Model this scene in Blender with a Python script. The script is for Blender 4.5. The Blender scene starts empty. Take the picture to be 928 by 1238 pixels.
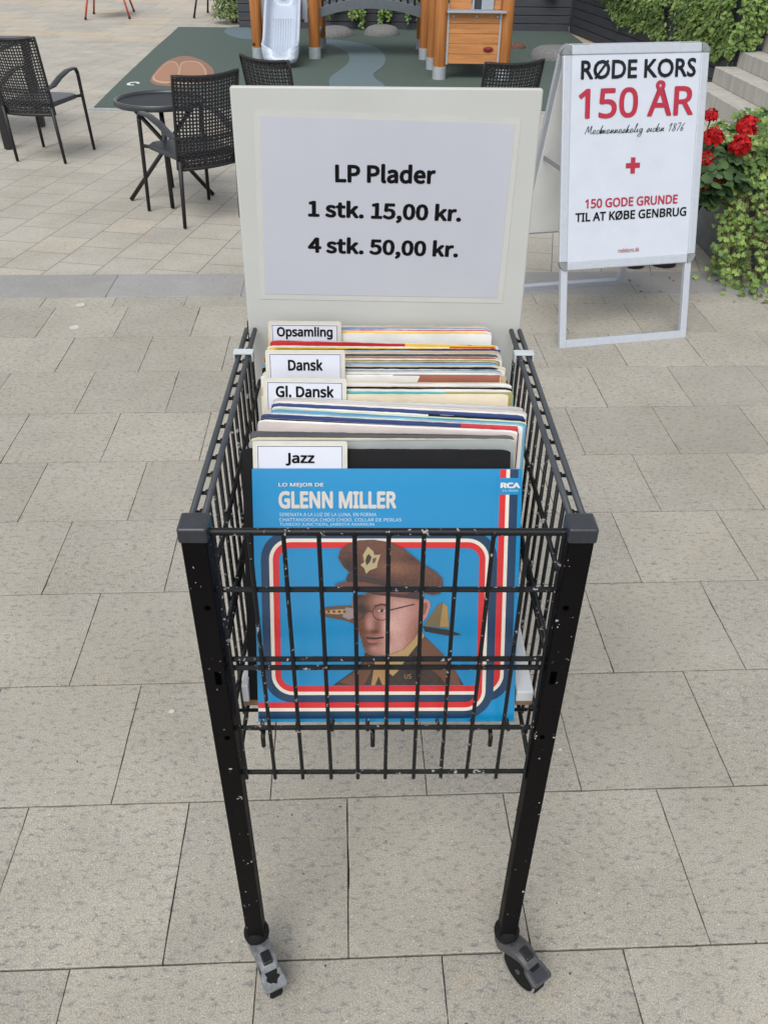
import bpy, math, random, os
from mathutils import Vector, Matrix, noise as mnoise

# ------------------------------------------------------------------ camera, sky, sun, exposure
scene = bpy.context.scene
col = scene.collection
R = math.radians

cam_data = bpy.data.cameras.new('camera')
cam = bpy.data.objects.new('camera', cam_data)
col.objects.link(cam)
scene.camera = cam
PITCH, YAW, ROLL = 0.6278, 0.0177, 0.0117
CAM = Vector((-0.0163, -0.6591, 1.3703))
cp, sp, cy_, sy_ = math.cos(PITCH), math.sin(PITCH), math.cos(YAW), math.sin(YAW)
fw = Vector((sy_ * cp, cy_ * cp, -sp))
rt = Vector((cy_, -sy_, 0))
up = rt.cross(fw)
r2 = rt * math.cos(ROLL) + up * math.sin(ROLL)
u2 = -rt * math.sin(ROLL) + up * math.cos(ROLL)
rot = Matrix((r2, u2, -fw)).transposed()
cam.matrix_world = Matrix.Translation(CAM) @ rot.to_4x4()
cam_data.sensor_fit = 'VERTICAL'
cam_data.sensor_height = 24.0
cam_data.lens = 1018.6 / 1238 * 24.0
cam_data.clip_start = 0.02
cam_data.clip_end = 2000

SUN_EL, SUN_AZ = 52.0, 198.0        # azimuth: direction the light comes from, clockwise from +Y
world = bpy.data.worlds.new('World')
scene.world = world
world.use_nodes = True
wn = world.node_tree
wn.nodes.clear()
wo = wn.nodes.new('ShaderNodeOutputWorld')
wb = wn.nodes.new('ShaderNodeBackground')
sky = wn.nodes.new('ShaderNodeTexSky')
sky.sky_type = 'NISHITA'
sky.sun_disc = False
sky.sun_elevation = R(SUN_EL)
sky.sun_rotation = R(SUN_AZ)
sky.air_density = 1.0
sky.dust_density = 1.5
sky.ozone_density = 1.0
hs = wn.nodes.new('ShaderNodeHueSaturation')
hs.inputs['Saturation'].default_value = 0.22
wn.links.new(sky.outputs[0], hs.inputs['Color'])
wn.links.new(hs.outputs[0], wb.inputs['Color'])
wb.inputs['Strength'].default_value = 0.12
wn.links.new(wb.outputs[0], wo.inputs[0])

sun_d = bpy.data.lights.new('sun', 'SUN')
sun_d.energy = 1.25
sun_d.angle = R(38)
sun_d.color = (1.0, 0.975, 0.94)
sun = bpy.data.objects.new('sun', sun_d)
col.objects.link(sun)
sdir = Vector((math.sin(R(SUN_AZ)) * math.cos(R(SUN_EL)), math.cos(R(SUN_AZ)) * math.cos(R(SUN_EL)), math.sin(R(SUN_EL))))
sun.rotation_euler = sdir.to_track_quat('Z', 'Y').to_euler()

scene.view_settings.view_transform = 'Standard'
scene.view_settings.look = 'None'
scene.view_settings.gamma = 1.0
scene.view_settings.use_curve_mapping = False
scene.view_settings.exposure = 0.74

rng = random.Random(7)
PI = math.pi

# ------------------------------------------------------------------ materials
def _new(name):
    m = bpy.data.materials.new(name)
    m.use_nodes = True
    nt = m.node_tree
    return m, nt, nt.nodes['Principled BSDF']

def nd(nt, kind, **kw):
    n = nt.nodes.new(kind)
    for k, v in kw.items():
        if k in n.inputs:
            n.inputs[k].default_value = v
        else:
            setattr(n, k, v)
    return n

def c4(c):
    return (c[0], c[1], c[2], 1.0)

def mixc(nt, fac, a, b, mode='MIX'):
    n = nt.nodes.new('ShaderNodeMix')
    n.data_type = 'RGBA'
    n.blend_type = mode
    for sock, v in ((n.inputs[0], fac), (n.inputs[6], a), (n.inputs[7], b)):
        if hasattr(v, 'links') or isinstance(v, bpy.types.NodeSocket):
            nt.links.new(v, sock)
        elif isinstance(v, (int, float)):
            sock.default_value = v
        else:
            sock.default_value = c4(v)
    return n.outputs[2]

def ramp(nt, val, lo, hi):
    n = nt.nodes.new('ShaderNodeMapRange')
    n.inputs['From Min'].default_value = lo
    n.inputs['From Max'].default_value = hi
    nt.links.new(val, n.inputs['Value'])
    return n.outputs[0]

def coords(nt, scale=(1, 1, 1)):
    g = nt.nodes.new('ShaderNodeNewGeometry')
    mp = nt.nodes.new('ShaderNodeMapping')
    mp.inputs['Scale'].default_value = scale
    nt.links.new(g.outputs['Position'], mp.inputs['Vector'])
    return mp.outputs[0]

def noise_tex(nt, vec, scale, detail=4.0, rough=0.55):
    n = nd(nt, 'ShaderNodeTexNoise', Scale=scale, Detail=detail, Roughness=rough)
    nt.links.new(vec, n.inputs['Vector'])
    return n.outputs['Fac']

def mat(name, c, rough=0.6, metal=0.0, var=0.25, vscale=30, bump=0.0, bscale=200, spec=0.5, stretch=(1, 1, 1), coat=0.0, c2=None):
    """plain coloured material with some mottling and optional fine bump"""
    m, nt, b = _new(name)
    v = coords(nt, stretch)
    f = ramp(nt, noise_tex(nt, v, vscale), 0.3, 0.7)
    d = c2 if c2 else tuple(x * (1 - var) for x in c)
    nt.links.new(mixc(nt, f, d, c), b.inputs['Base Color'])
    b.inputs['Roughness'].default_value = rough
    b.inputs['Metallic'].default_value = metal
    b.inputs['Specular IOR Level'].default_value = spec
    b.inputs['Coat Weight'].default_value = coat
    if bump:
        bn = nd(nt, 'ShaderNodeBump', Strength=bump, Distance=0.002)
        nt.links.new(noise_tex(nt, v, bscale), bn.inputs['Height'])
        nt.links.new(bn.outputs[0], b.inputs['Normal'])
    return m

def chipped(name, base, chip, amount, scale, rough=0.35, metal=0.0, stretch=(1, 1, 1), spec=0.25):
    """dark paint with worn-off chips of a lighter undercoat"""
    m, nt, b = _new(name)
    v = coords(nt, stretch)
    n1 = noise_tex(nt, v, scale, 3.0, 0.6)
    n2 = noise_tex(nt, v, scale * 0.17, 2.0, 0.5)
    ad = nd(nt, 'ShaderNodeMath', operation='ADD')
    nt.links.new(n1, ad.inputs[0])
    ml = nd(nt, 'ShaderNodeMath', operation='MULTIPLY')
    nt.links.new(n2, ml.inputs[0])
    ml.inputs[1].default_value = 0.4
    nt.links.new(ml.outputs[0], ad.inputs[1])
    f = ramp(nt, ad.outputs[0], amount, amount + 0.02)
    dust = ramp(nt, noise_tex(nt, v, 14.0, 5.0, 0.7), 0.35, 0.8)
    bc = mixc(nt, dust, base, tuple(x * 1.5 for x in base))
    b.inputs['Specular IOR Level'].default_value = spec
    nt.links.new(mixc(nt, f, bc, chip), b.inputs['Base Color'])
    rr = nd(nt, 'ShaderNodeMapRange')
    rr.inputs['To Min'].default_value = rough
    rr.inputs['To Max'].default_value = rough + 0.22
    nt.links.new(dust, rr.inputs['Value'])
    nt.links.new(rr.outputs[0], b.inputs['Roughness'])
    b.inputs['Metallic'].default_value = metal
    return m

def paving(name, light, dark, fleck, grain=1.0, warm=None):
    """stone slabs: tone per slab from the 'tone' attribute, mottling, flecks, pits and bright grains"""
    m, nt, b = _new(name)
    at = nd(nt, 'ShaderNodeAttribute', attribute_name='tone')
    v = coords(nt)
    vs = coords(nt, (0.7, 1.25, 1))
    colr = mixc(nt, at.outputs['Fac'], dark, light)
    if warm:
        w = ramp(nt, at.outputs['Fac'], 0.62, 1.0)
        colr = mixc(nt, w, colr, warm)
    big = ramp(nt, noise_tex(nt, v, 5.0, 3.0), 0.3, 0.75)
    colr = mixc(nt, 0.22, colr, mixc(nt, big, (0.42, 0.4, 0.37), (0.62, 0.57, 0.46)), 'OVERLAY')
    yel = ramp(nt, noise_tex(nt, v, 11.0, 5.0, 0.65), 0.58, 0.75)
    m1 = nd(nt, 'ShaderNodeMath', operation='MULTIPLY')
    nt.links.new(yel, m1.inputs[0]); m1.inputs[1].default_value = 0.35
    colr = mixc(nt, m1.outputs[0], colr, tuple(x * y for x, y in zip(light, (1.05, 0.95, 0.74))))
    fl = ramp(nt, noise_tex(nt, vs, 80.0, 6.0, 0.68), 0.52, 0.68)
    m2 = nd(nt, 'ShaderNodeMath', operation='MULTIPLY')
    nt.links.new(fl, m2.inputs[0]); m2.inputs[1].default_value = 0.72 * grain
    colr = mixc(nt, m2.outputs[0], colr, fleck)
    sp_ = ramp(nt, noise_tex(nt, v, 420.0, 2.0, 0.7), 0.34, 0.66)
    colr = mixc(nt, 0.42 * grain, colr, mixc(nt, sp_, (0.2, 0.2, 0.2), (0.8, 0.8, 0.8)), 'OVERLAY')
    warp = nd(nt, 'ShaderNodeTexNoise', Scale=300.0, Detail=2.0)
    nt.links.new(v, warp.inputs['Vector'])
    wv = nd(nt, 'ShaderNodeMix', data_type='VECTOR')
    wv.inputs[0].default_value = 0.004
    nt.links.new(v, wv.inputs[4]); nt.links.new(warp.outputs['Color'], wv.inputs[5])
    for scale, chan, th, rad, tone, amt in ((70.0, 0, 0.72, 0.13, (0.07, 0.065, 0.06), 0.85), (150.0, 0, 0.7, 0.22, (0.12, 0.115, 0.11), 0.6), (190.0, 1, 0.75, 0.22, (0.8, 0.79, 0.75), 0.55), (90.0, 1, 0.9, 0.13, (0.8, 0.79, 0.75), 0.7)):
        vo = nd(nt, 'ShaderNodeTexVoronoi', Scale=scale, Randomness=1.0)
        nt.links.new(wv.outputs[1], vo.inputs['Vector'])
        sep = nd(nt, 'ShaderNodeSeparateColor')
        nt.links.new(vo.outputs['Color'], sep.inputs[0])
        # grain size differs from grain to grain
        sz = nd(nt, 'ShaderNodeMath', operation='MULTIPLY')
        nt.links.new(sep.outputs[2], sz.inputs[0]); sz.inputs[1].default_value = rad * 1.5
        near = nd(nt, 'ShaderNodeMath', operation='LESS_THAN')
        nt.links.new(vo.outputs['Distance'], near.inputs[0]); nt.links.new(sz.outputs[0], near.inputs[1])
        g = nd(nt, 'ShaderNodeMath', operation='GREATER_THAN')
        nt.links.new(sep.outputs[chan], g.inputs[0]); g.inputs[1].default_value = th
        mm = nd(nt, 'ShaderNodeMath', operation='MULTIPLY')
        nt.links.new(near.outputs[0], mm.inputs[0]); nt.links.new(g.outputs[0], mm.inputs[1])
        m3 = nd(nt, 'ShaderNodeMath', operation='MULTIPLY')
        nt.links.new(mm.outputs[0], m3.inputs[0]); m3.inputs[1].default_value = amt * grain
        colr = mixc(nt, m3.outputs[0], colr, tone)
    stain = ramp(nt, noise_tex(nt, v, 2.3, 6.0, 0.65), 0.35, 0.62)
    colr = mixc(nt, 1.0, colr, mixc(nt, stain, (0.86, 0.85, 0.83), (1.0, 1.0, 1.0)), 'MULTIPLY')
    nt.links.new(colr, b.inputs['Base Color'])
    b.inputs['Roughness'].default_value = 0.82
    b.inputs['Specular IOR Level'].default_value = 0.3
    bn = nd(nt, 'ShaderNodeBump', Strength=0.5 * grain, Distance=0.0015)
    nt.links.new(noise_tex(nt, v, 260.0, 4.0, 0.7), bn.inputs['Height'])
    nt.links.new(bn.outputs[0], b.inputs['Normal'])
    return m

def leafy(name, light, dark, rough=0.45):
    m, nt, b = _new(name)
    at = nd(nt, 'ShaderNodeAttribute', attribute_name='tone')
    nt.links.new(mixc(nt, at.outputs['Fac'], dark, light), b.inputs['Base Color'])
    b.inputs['Roughness'].default_value = rough
    b.inputs['Specular IOR Level'].default_value = 0.4
    # thin leaves let some light through
    tr = nd(nt, 'ShaderNodeBsdfTranslucent')
    nt.links.new(mixc(nt, at.outputs['Fac'], dark, light), tr.inputs['Color'])
    mx = nd(nt, 'ShaderNodeMixShader')
    mx.inputs[0].default_value = 0.3
    out = nt.nodes['Material Output']
    nt.links.new(b.outputs[0], mx.inputs[1]); nt.links.new(tr.outputs[0], mx.inputs[2])
    nt.links.new(mx.outputs[0], out.inputs['Surface'])
    return m

def wood(name, a, b_, axis=2):
    m, nt, b = _new(name)
    st = [30, 30, 30]; st[axis] = 2.0
    v = coords(nt, tuple(st))
    f = ramp(nt, noise_tex(nt, v, 1.5, 5.0, 0.6), 0.3, 0.7)
    nt.links.new(mixc(nt, f, a, b_), b.inputs['Base Color'])
    b.inputs['Roughness'].default_value = 0.5
    return m

M = {}
M['slab'] = paving('pale stone slab', (0.388, 0.367, 0.322), (0.335, 0.319, 0.283), (0.16, 0.164, 0.168), 1.15)
M['band'] = paving('grey stone band', (0.33, 0.33, 0.33), (0.29, 0.29, 0.29), (0.2, 0.21, 0.22))
M['far'] = paving('pale plaza slab', (0.46, 0.435, 0.385), (0.38, 0.362, 0.325), (0.28, 0.275, 0.26), 0.7, (0.47, 0.39, 0.29))
M['joint'] = mat('joint sand', (0.05, 0.045, 0.037), 0.95, var=0.5, vscale=90)
M['ground'] = mat('plaza ground', (0.36, 0.335, 0.29), 0.9, vscale=3)
M['step'] = mat('step stone', (0.44, 0.425, 0.385), 0.85, var=0.25, vscale=14, bump=0.3, stretch=(1, 1, 0.25))
M['paint'] = chipped('chipped black paint', (0.003, 0.0026, 0.0028), (0.45, 0.44, 0.42), 0.915, 150, 0.5, spec=0.1)
M['wire'] = chipped('worn black wire', (0.006, 0.0065, 0.0075), (0.27, 0.27, 0.27), 0.845, 140, 0.36)
M['rail'] = chipped('black rail with sky sheen', (0.045, 0.051, 0.057), (0.4, 0.4, 0.4), 0.93, 120, 0.36)  # black paint, greyed because the sky's reflection is put into its colour
M['cap'] = mat('black plastic cap', (0.03, 0.033, 0.04), 0.4, var=0.25, vscale=60, bump=0.15)
M['dark'] = mat('painted hole shade', (0.0012, 0.0012, 0.0012), 0.9, spec=0.0)  # near-black colour painting the shade inside the leg holes
M['clip'] = mat('pale cable clip', (0.52, 0.58, 0.6), 0.4)
M['caster'] = mat('scuffed grey caster', (0.2, 0.215, 0.225), 0.5, var=0.6, vscale=90, bump=0.2)
M['caster_dark'] = mat('scuffed dark caster', (0.07, 0.07, 0.075), 0.5, var=0.5, vscale=90, bump=0.2)
M['tyre'] = mat('black caster tyre', (0.007, 0.007, 0.007), 0.75, vscale=80, spec=0.2)
M['rim'] = mat('grey wheel rim', (0.25, 0.25, 0.24), 0.5, vscale=80)
M['board'] = mat('white board', (0.44, 0.45, 0.43), 0.45, var=0.07, vscale=6)
M['edge'] = mat('board edge', (0.86, 0.86, 0.84), 0.4, var=0.05)
M['film'] = mat('laminate film', (0.47, 0.475, 0.445), 0.25, var=0.06, vscale=40)
M['paper'] = mat('price paper', (0.42, 0.435, 0.485), 0.3, var=0.05, vscale=9, bump=0.06, bscale=12)
M['tabpaper'] = mat('tab paper', (0.56, 0.58, 0.65), 0.4, var=0.05)
M['tabcard'] = mat('cream divider plastic', (0.56, 0.535, 0.46), 0.35, var=0.12, vscale=50)
M['ink'] = mat('black ink', (0.004, 0.004, 0.005), 0.6, var=0.2, spec=0.1)
M['greyink'] = mat('grey ink', (0.017, 0.019, 0.023), 0.6, var=0.75, vscale=9, spec=0.15)
M['redink'] = mat('red ink', (0.37, 0.008, 0.034), 0.5, var=0.15, vscale=25)
M['poster'] = mat('poster sheet', (0.5, 0.54, 0.605), 0.3, var=0.06, vscale=12, bump=0.9, bscale=15)
M['alu'] = mat('brushed aluminium', (0.47, 0.5, 0.55), 0.4, metal=0.35, var=0.08, vscale=50)
M['corner'] = mat('grey corner piece', (0.2, 0.215, 0.225), 0.4, var=0.1)
M['backpanel'] = mat('grey back panel', (0.74, 0.75, 0.75), 0.55, var=0.08, vscale=8)
M['wicker'] = mat('black wicker', (0.011, 0.011, 0.013), 0.5, var=0.4, vscale=120, bump=0.4, bscale=300)
M['seatweave'] = mat('black seat weave', (0.03, 0.034, 0.04), 0.38, var=0.3, vscale=160, bump=0.3, bscale=260)
M['black_metal'] = mat('black metal', (0.012, 0.012, 0.013), 0.4, var=0.3)
M['red_metal'] = mat('red metal', (0.42, 0.06, 0.04), 0.5, var=0.3)
M['blue_cloth'] = mat('pale blue cloth', (0.35, 0.45, 0.6), 0.8, var=0.3, vscale=60)
M['rimmetal'] = mat('table rim metal', (0.05, 0.055, 0.06), 0.35, metal=0.3, var=0.1)
M['tabletop'] = mat('black table top', (0.008, 0.01, 0.013), 0.5, var=0.2, spec=0.15)
M['rubber'] = mat('green rubber', (0.078, 0.112, 0.095), 0.9, var=0.35, vscale=420, bump=0.4, bscale=600)
M['rubber_edge'] = mat('grey mat edge', (0.36, 0.38, 0.37), 0.8)
M['rubber_blue'] = mat('blue grey rubber', (0.125, 0.18, 0.2), 0.9, var=0.3, vscale=420)
M['rubber_tan'] = mat('tan rubber', (0.37, 0.2, 0.125), 0.9, var=0.25, vscale=420)
M['rubber_tan_dark'] = mat('brown rubber', (0.27, 0.155, 0.11), 0.9, var=0.25, vscale=420)
M['rubber_line'] = mat('cream rubber line', (0.5, 0.33, 0.22), 0.9, var=0.2, vscale=300)
M['white_mark'] = mat('white mark', (0.75, 0.76, 0.76), 0.8)
M['gum'] = mat('old chewing gum', (0.56, 0.55, 0.51), 0.9)
M['rock'] = mat('grey rubber mound', (0.2, 0.2, 0.195), 0.9, var=0.35, vscale=40, bump=0.3)
M['rock_brown'] = mat('brown rubber mound', (0.16, 0.075, 0.05), 0.9, var=0.35, vscale=40)
M['wood'] = wood('orange stained timber', (0.36, 0.125, 0.03), (0.5, 0.205, 0.062), 2)
M['woodh'] = wood('orange stained plank', (0.36, 0.14, 0.04), (0.56, 0.25, 0.085), 0)
M['galv'] = mat('galvanised foot', (0.42, 0.46, 0.49), 0.45, metal=0.3, var=0.2)
M['slide'] = mat('pale blue grey plastic', (0.42, 0.48, 0.57), 0.3, var=0.05, vscale=8)
M['panel'] = mat('grey play panel', (0.3, 0.34, 0.38), 0.5, var=0.1)
M['darkpanel'] = mat('dark play panel', (0.04, 0.045, 0.05), 0.5, var=0.2)
M['bridge'] = mat('blue grey deck', (0.1, 0.12, 0.135), 0.6, var=0.15)
M['reflector'] = mat('red reflector', (0.2, 0.012, 0.015), 0.3)
M['plank'] = mat('dark slate boards', (0.052, 0.056, 0.068), 0.62, var=0.4, vscale=9, stretch=(0.6, 0.6, 14))
M['soil'] = mat('soil', (0.05, 0.04, 0.03), 0.95, var=0.5, vscale=40)
M['ivy'] = leafy('ivy leaves', (0.38, 0.5, 0.15), (0.06, 0.14, 0.03))
M['ivylight'] = leafy('young ivy leaves', (0.3, 0.43, 0.11), (0.035, 0.095, 0.022))
M['geranium'] = leafy('geranium leaves', (0.1, 0.18, 0.06), (0.02, 0.05, 0.02), 0.55)
M['bush'] = leafy('bush leaves', (0.19, 0.27, 0.07), (0.05, 0.09, 0.025))
M['petal'] = leafy('red petals', (0.6, 0.005, 0.01), (0.25, 0.002, 0.006), 0.7)
M['wilted'] = leafy('wilted petals', (0.2, 0.015, 0.022), (0.05, 0.015, 0.015), 0.7)
M['stem'] = mat('brown stem', (0.12, 0.07, 0.04), 0.8, var=0.4)
M['greenstem'] = mat('green stem', (0.12, 0.2, 0.05), 0.6)
M['pot'] = mat('black pot', (0.012, 0.012, 0.013), 0.55, var=0.3)
M['box'] = mat('grey planter', (0.12, 0.125, 0.13), 0.7, var=0.25, vscale=12)
M['rimpaper'] = mat('worn sleeve edge', (0.72, 0.67, 0.56), 0.85, vscale=85, c2=(0.3, 0.25, 0.2), stretch=(1, 1, 0.3))
M['whitecard'] = mat('white card', (0.74, 0.76, 0.78), 0.6, var=0.08)
M['cutcard'] = mat('brown cut card', (0.3, 0.19, 0.1), 0.85, var=0.3)

# ------------------------------------------------------------------ mesh helpers
class MB:
    def __init__(s):
        s.v, s.f, s.mi, s.tone = [], [], [], []
    def add(s, verts, faces, mi=0, tone=0.5):
        n = len(s.v)
        s.v += [tuple(p) for p in verts]
        s.tone += [tone] * len(verts)
        for f in faces:
            s.f.append([i + n for i in f]); s.mi.append(mi)
        return s
    def box(s, lo, hi, mi=0, X=None):
        x0, y0, z0 = lo; x1, y1, z1 = hi
        vs = [Vector(p) for p in ((x0,y0,z0),(x1,y0,z0),(x1,y1,z0),(x0,y1,z0),(x0,y0,z1),(x1,y0,z1),(x1,y1,z1),(x0,y1,z1))]
        if X is not None: vs = [X @ p for p in vs]
        return s.add(vs, [(3,2,1,0),(4,5,6,7),(0,1,5,4),(1,2,6,5),(2,3,7,6),(3,0,4,7)], mi)
    def tube(s, pts, r, n=8, mi=0, square=False):
        pts = [Vector(p) for p in pts]
        rs = r if isinstance(r, (list, tuple)) else [r] * len(pts)
        tans = []
        for i in range(len(pts)):
            a = pts[max(i - 1, 0)]; b = pts[min(i + 1, len(pts) - 1)]
            tans.append((b - a).normalized())
        ref = Vector((0, 0, 1)) if abs(tans[0].z) < 0.9 else Vector((0, 1, 0))
        u = tans[0].cross(ref).normalized()
        vs, fs = [], []
        off = PI / 4 if square else 0
        for i, p in enumerate(pts):
            t = tans[i]
            u = (u - t * u.dot(t)).normalized()
            w = t.cross(u)
            for k in range(n):
                a = 2 * PI * k / n + off
                vs.append(p + (u * math.cos(a) + w * math.sin(a)) * rs[i])
        for i in range(len(pts) - 1):
            for k in range(n):
                k2 = (k + 1) % n
                fs.append((i * n + k, i * n + k2, (i + 1) * n + k2, (i + 1) * n + k))
        fs.append(list(range(n))[::-1]); fs.append([(len(pts) - 1) * n + k for k in range(n)])
        return s.add(vs, fs, mi)
    def lathe(s, prof, n=24, X=None, mi=0):
        vs, fs = [], []
        for r, z in prof:
            for k in range(n):
                a = 2 * PI * k / n
                p = Vector((r * math.cos(a), r * math.sin(a), z))
                vs.append(X @ p if X is not None else p)
        for i in range(len(prof) - 1):
            for k in range(n):
                k2 = (k + 1) % n
                fs.append((i * n + k, i * n + k2, (i + 1) * n + k2, (i + 1) * n + k))
        fs.append(list(range(n))[::-1]); fs.append([(len(prof) - 1) * n + k for k in range(n)])
        return s.add(vs, fs, mi)
    def prism(s, poly, w0, w1, F, mi=0):
        """polygon in the (u,v) plane of frame F, extruded from w0 to w1 along the normal"""
        n = len(poly)
        vs = [F(u, v, w0) for u, v in poly] + [F(u, v, w1) for u, v in poly]
        fs = [list(range(n))[::-1], list(range(n, 2 * n))]
        fs += [(i, (i + 1) % n, n + (i + 1) % n, n + i) for i in range(n)]
        return s.add(vs, fs, mi)
    def build(s, name, m, parent=None, smooth=False, bevel=0.0, seg=2):
        me = bpy.data.meshes.new(name)
        me.from_pydata(s.v, [], s.f)
        ms = m if isinstance(m, (list, tuple)) else [m]
        for x in ms: me.materials.append(x)
        if len(ms) > 1:
            me.polygons.foreach_set('material_index', s.mi)
        at = me.attributes.new('tone', 'FLOAT', 'POINT')
        at.data.foreach_set('value', s.tone)
        if smooth:
            me.polygons.foreach_set('use_smooth', [True] * len(me.polygons))
        me.update()
        o = bpy.data.objects.new(name, me)
        col.objects.link(o)
        if parent is not None: attach(o, parent)
        if bevel:
            b = o.modifiers.new('bevel', 'BEVEL'); b.width = bevel; b.segments = seg; b.limit_method = 'ANGLE'
        if smooth == 'auto' or (smooth and bevel):
            try:
                me.set_sharp_from_angle(angle=R(40))
            except Exception:
                pass
        return o

def build_each(mb, name, m, parent, **kw):
    """one object per connected piece of the mesh"""
    par = list(range(len(mb.v)))
    def find(a):
        while par[a] != a:
            par[a] = par[par[a]]; a = par[a]
        return a
    for f in mb.f:
        for i in f[1:]: par[find(i)] = find(f[0])
    groups = {}
    for fi, f in enumerate(mb.f): groups.setdefault(find(f[0]), []).append(fi)
    out = []
    for fl in groups.values():
        idx = {}; sub = MB()
        for fi in fl:
            face = []
            for i in mb.f[fi]:
                if i not in idx:
                    idx[i] = len(sub.v); sub.v.append(mb.v[i]); sub.tone.append(mb.tone[i])
                face.append(idx[i])
            sub.f.append(face); sub.mi.append(mb.mi[fi])
        out.append(sub.build(name, m, parent, **kw))
    return out

def attach(o, parent):
    o.parent = parent
    if parent.parent is None and parent.type == 'EMPTY':
        o.matrix_parent_inverse = parent.matrix_basis.inverted()

def frame(o0, eu, ev):
    o0, eu, ev = Vector(o0), Vector(eu).normalized(), Vector(ev).normalized()
    n = eu.cross(ev).normalized()
    return lambda u, v, w=0.0: o0 + eu * u + ev * v + n * w

def tag(o, label, cat, group=None, kind=None):
    if label: o['label'] = label
    if cat: o['category'] = cat
    if group: o['group'] = group
    if kind: o['kind'] = kind
    return o

def thing(name, label, cat, loc=(0, 0, 0), group=None, rz=0.0):
    e = bpy.data.objects.new(name, None)
    e.empty_display_size = 0.1
    e.location = loc
    e.rotation_euler = (0, 0, rz)
    col.objects.link(e)
    bpy.context.view_layer.update()
    return tag(e, label, cat, group)

def structure(o, label=None):
    o['kind'] = 'structure'
    return o

def copy_tree(o, loc, rz, label):
    r = o.copy(); col.objects.link(r)
    r.location = loc; r.rotation_euler = (0, 0, rz); r['label'] = label
    for ch in list(o.children):
        c = ch.copy(); col.objects.link(c); c.parent = r
        c.matrix_parent_inverse = ch.matrix_parent_inverse.copy()
        for g in list(ch.children):
            d = g.copy(); col.objects.link(d); d.parent = c
            d.matrix_parent_inverse = g.matrix_parent_inverse.copy()
    return r

# fonts that ship with Blender itself; falls back to the built-in one
def load_font(fn):
    try:
        return bpy.data.fonts.load(os.path.join(bpy.utils.system_resource('DATAFILES', path='fonts'), fn))
    except Exception:
        return None
F_SANS = load_font('NotoSansHebrew-Regular.woff2')
F_HUMAN = load_font('Noto Sans CJK Regular.woff2')

def lettering(name, text, F, u0, v0, w, h, m, parent, bold=0.0, shear=0.0, font=None, lift=0.0005, space=1.0):
    """flat printed text scaled into the box u0..u0+w, v0..v0+h (h = full glyph height)"""
    cu = bpy.data.curves.new('t', 'FONT')
    cu.body = text
    cu.shear = shear
    cu.space_character = space
    cu.resolution_u = 3
    f = None if font == 'builtin' else (font or F_SANS)
    if f: cu.font = f
    to = bpy.data.objects.new('t', cu)
    col.objects.link(to)
    bpy.context.view_layer.update()
    dg = bpy.context.evaluated_depsgraph_get()
    src = bpy.data.meshes.new_from_object(to.evaluated_get(dg))
    bpy.data.objects.remove(to)
    bpy.data.curves.remove(cu)
    base = [(p.co.x, p.co.y) for p in src.vertices]
    faces = [list(p.vertices) for p in src.polygons]
    bpy.data.meshes.remove(src)
    # heavier weights are the same outline printed again, shifted round a small circle
    b_ = max(0.0, bold)
    shifts = [(0.0, 0.0)] + ([(b_ * math.cos(2 * PI * k / 10), b_ * math.sin(2 * PI * k / 10)) for k in range(10)] if b_ > 0 else [])
    xs = [p[0] for p in base]; ys = [p[1] for p in base]
    x0, x1, y0, y1 = min(xs) - b_, max(xs) + b_, min(ys) - b_, max(ys) + b_
    tb_ = MB()
    for k, (dx, dy) in enumerate(shifts):
        tb_.add([F(u0 + (x + dx - x0) / (x1 - x0) * w, v0 + (y + dy - y0) / (y1 - y0) * h, lift + 0.00002 * k) for x, y in base], faces)
    me = bpy.data.meshes.new(name)
    me.from_pydata(tb_.v, [], tb_.f)
    me.update()
    me.materials.clear(); me.materials.append(m)
    me.name = name
    o = bpy.data.objects.new(name, me)
    col.objects.link(o)
    attach(o, parent)
    return o

# ------------------------------------------------------------------ ground
def slab(mb, poly, z, depth, tone, joint, chamfer, jit=0.0, seed=0.0, nseg=1):
    """one paving slab: slightly ragged outline, small chamfer, sides down into the joint"""
    c = Vector((sum(p[0] for p in poly) / len(poly), sum(p[1] for p in poly) / len(poly)))
    ring = []
    n = len(poly)
    for i in range(n):
        a, b = Vector(poly[i]), Vector(poly[(i + 1) % n])
        for k in range(nseg):
            p = a.lerp(b, k / nseg)
            d = (c - p)
            inset = joint
            if jit:
                e = mnoise.noise(Vector((p.x * 22, p.y * 22, seed)))
                e2 = mnoise.noise(Vector((p.x * 70, p.y * 70, seed + 3)))
                inset += jit * (0.7 * e + 0.6 * e2)
                chip = mnoise.noise(Vector((p.x * 9 + 40, p.y * 9, seed * 1.7)))
                if chip > 0.42: inset += (chip - 0.42) * jit * 6
            # inset along both axes so that edges stay parallel
            q = p - c
            m_ = max(abs(q.x), abs(q.y), 1e-6)
            ring.append((p.x - math.copysign(inset, q.x) * min(1, (abs(q.x) / m_) ** 6 + (k == 0)),
                         p.y - math.copysign(inset, q.y) * min(1, (abs(q.y) / m_) ** 6 + (k == 0))))
    N = len(ring)
    vs = []
    for x, y in ring:
        q = Vector((x, y)) - c
        s_ = 1 - chamfer / max(q.length, 1e-6)
        vs.append((c.x + q.x * s_, c.y + q.y * s_, z))
    vs += [(x, y, z - chamfer * 0.7) for x, y in ring]
    vs += [(x, y, z - depth) for x, y in ring]
    fs = [list(range(N))]
    for k in (0, N):
        fs += [(k + (i + 1) % N, k + i, k + N + i, k + N + (i + 1) % N) for i in range(N)]
    # top winding is counter-clockwise when poly is
    mb.add(vs, fs, 0, tone)

def to_world(a, b, ang):
    c, s = math.cos(ang), math.sin(ang)
    return (c * a - s * b, s * a + c * b)

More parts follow.
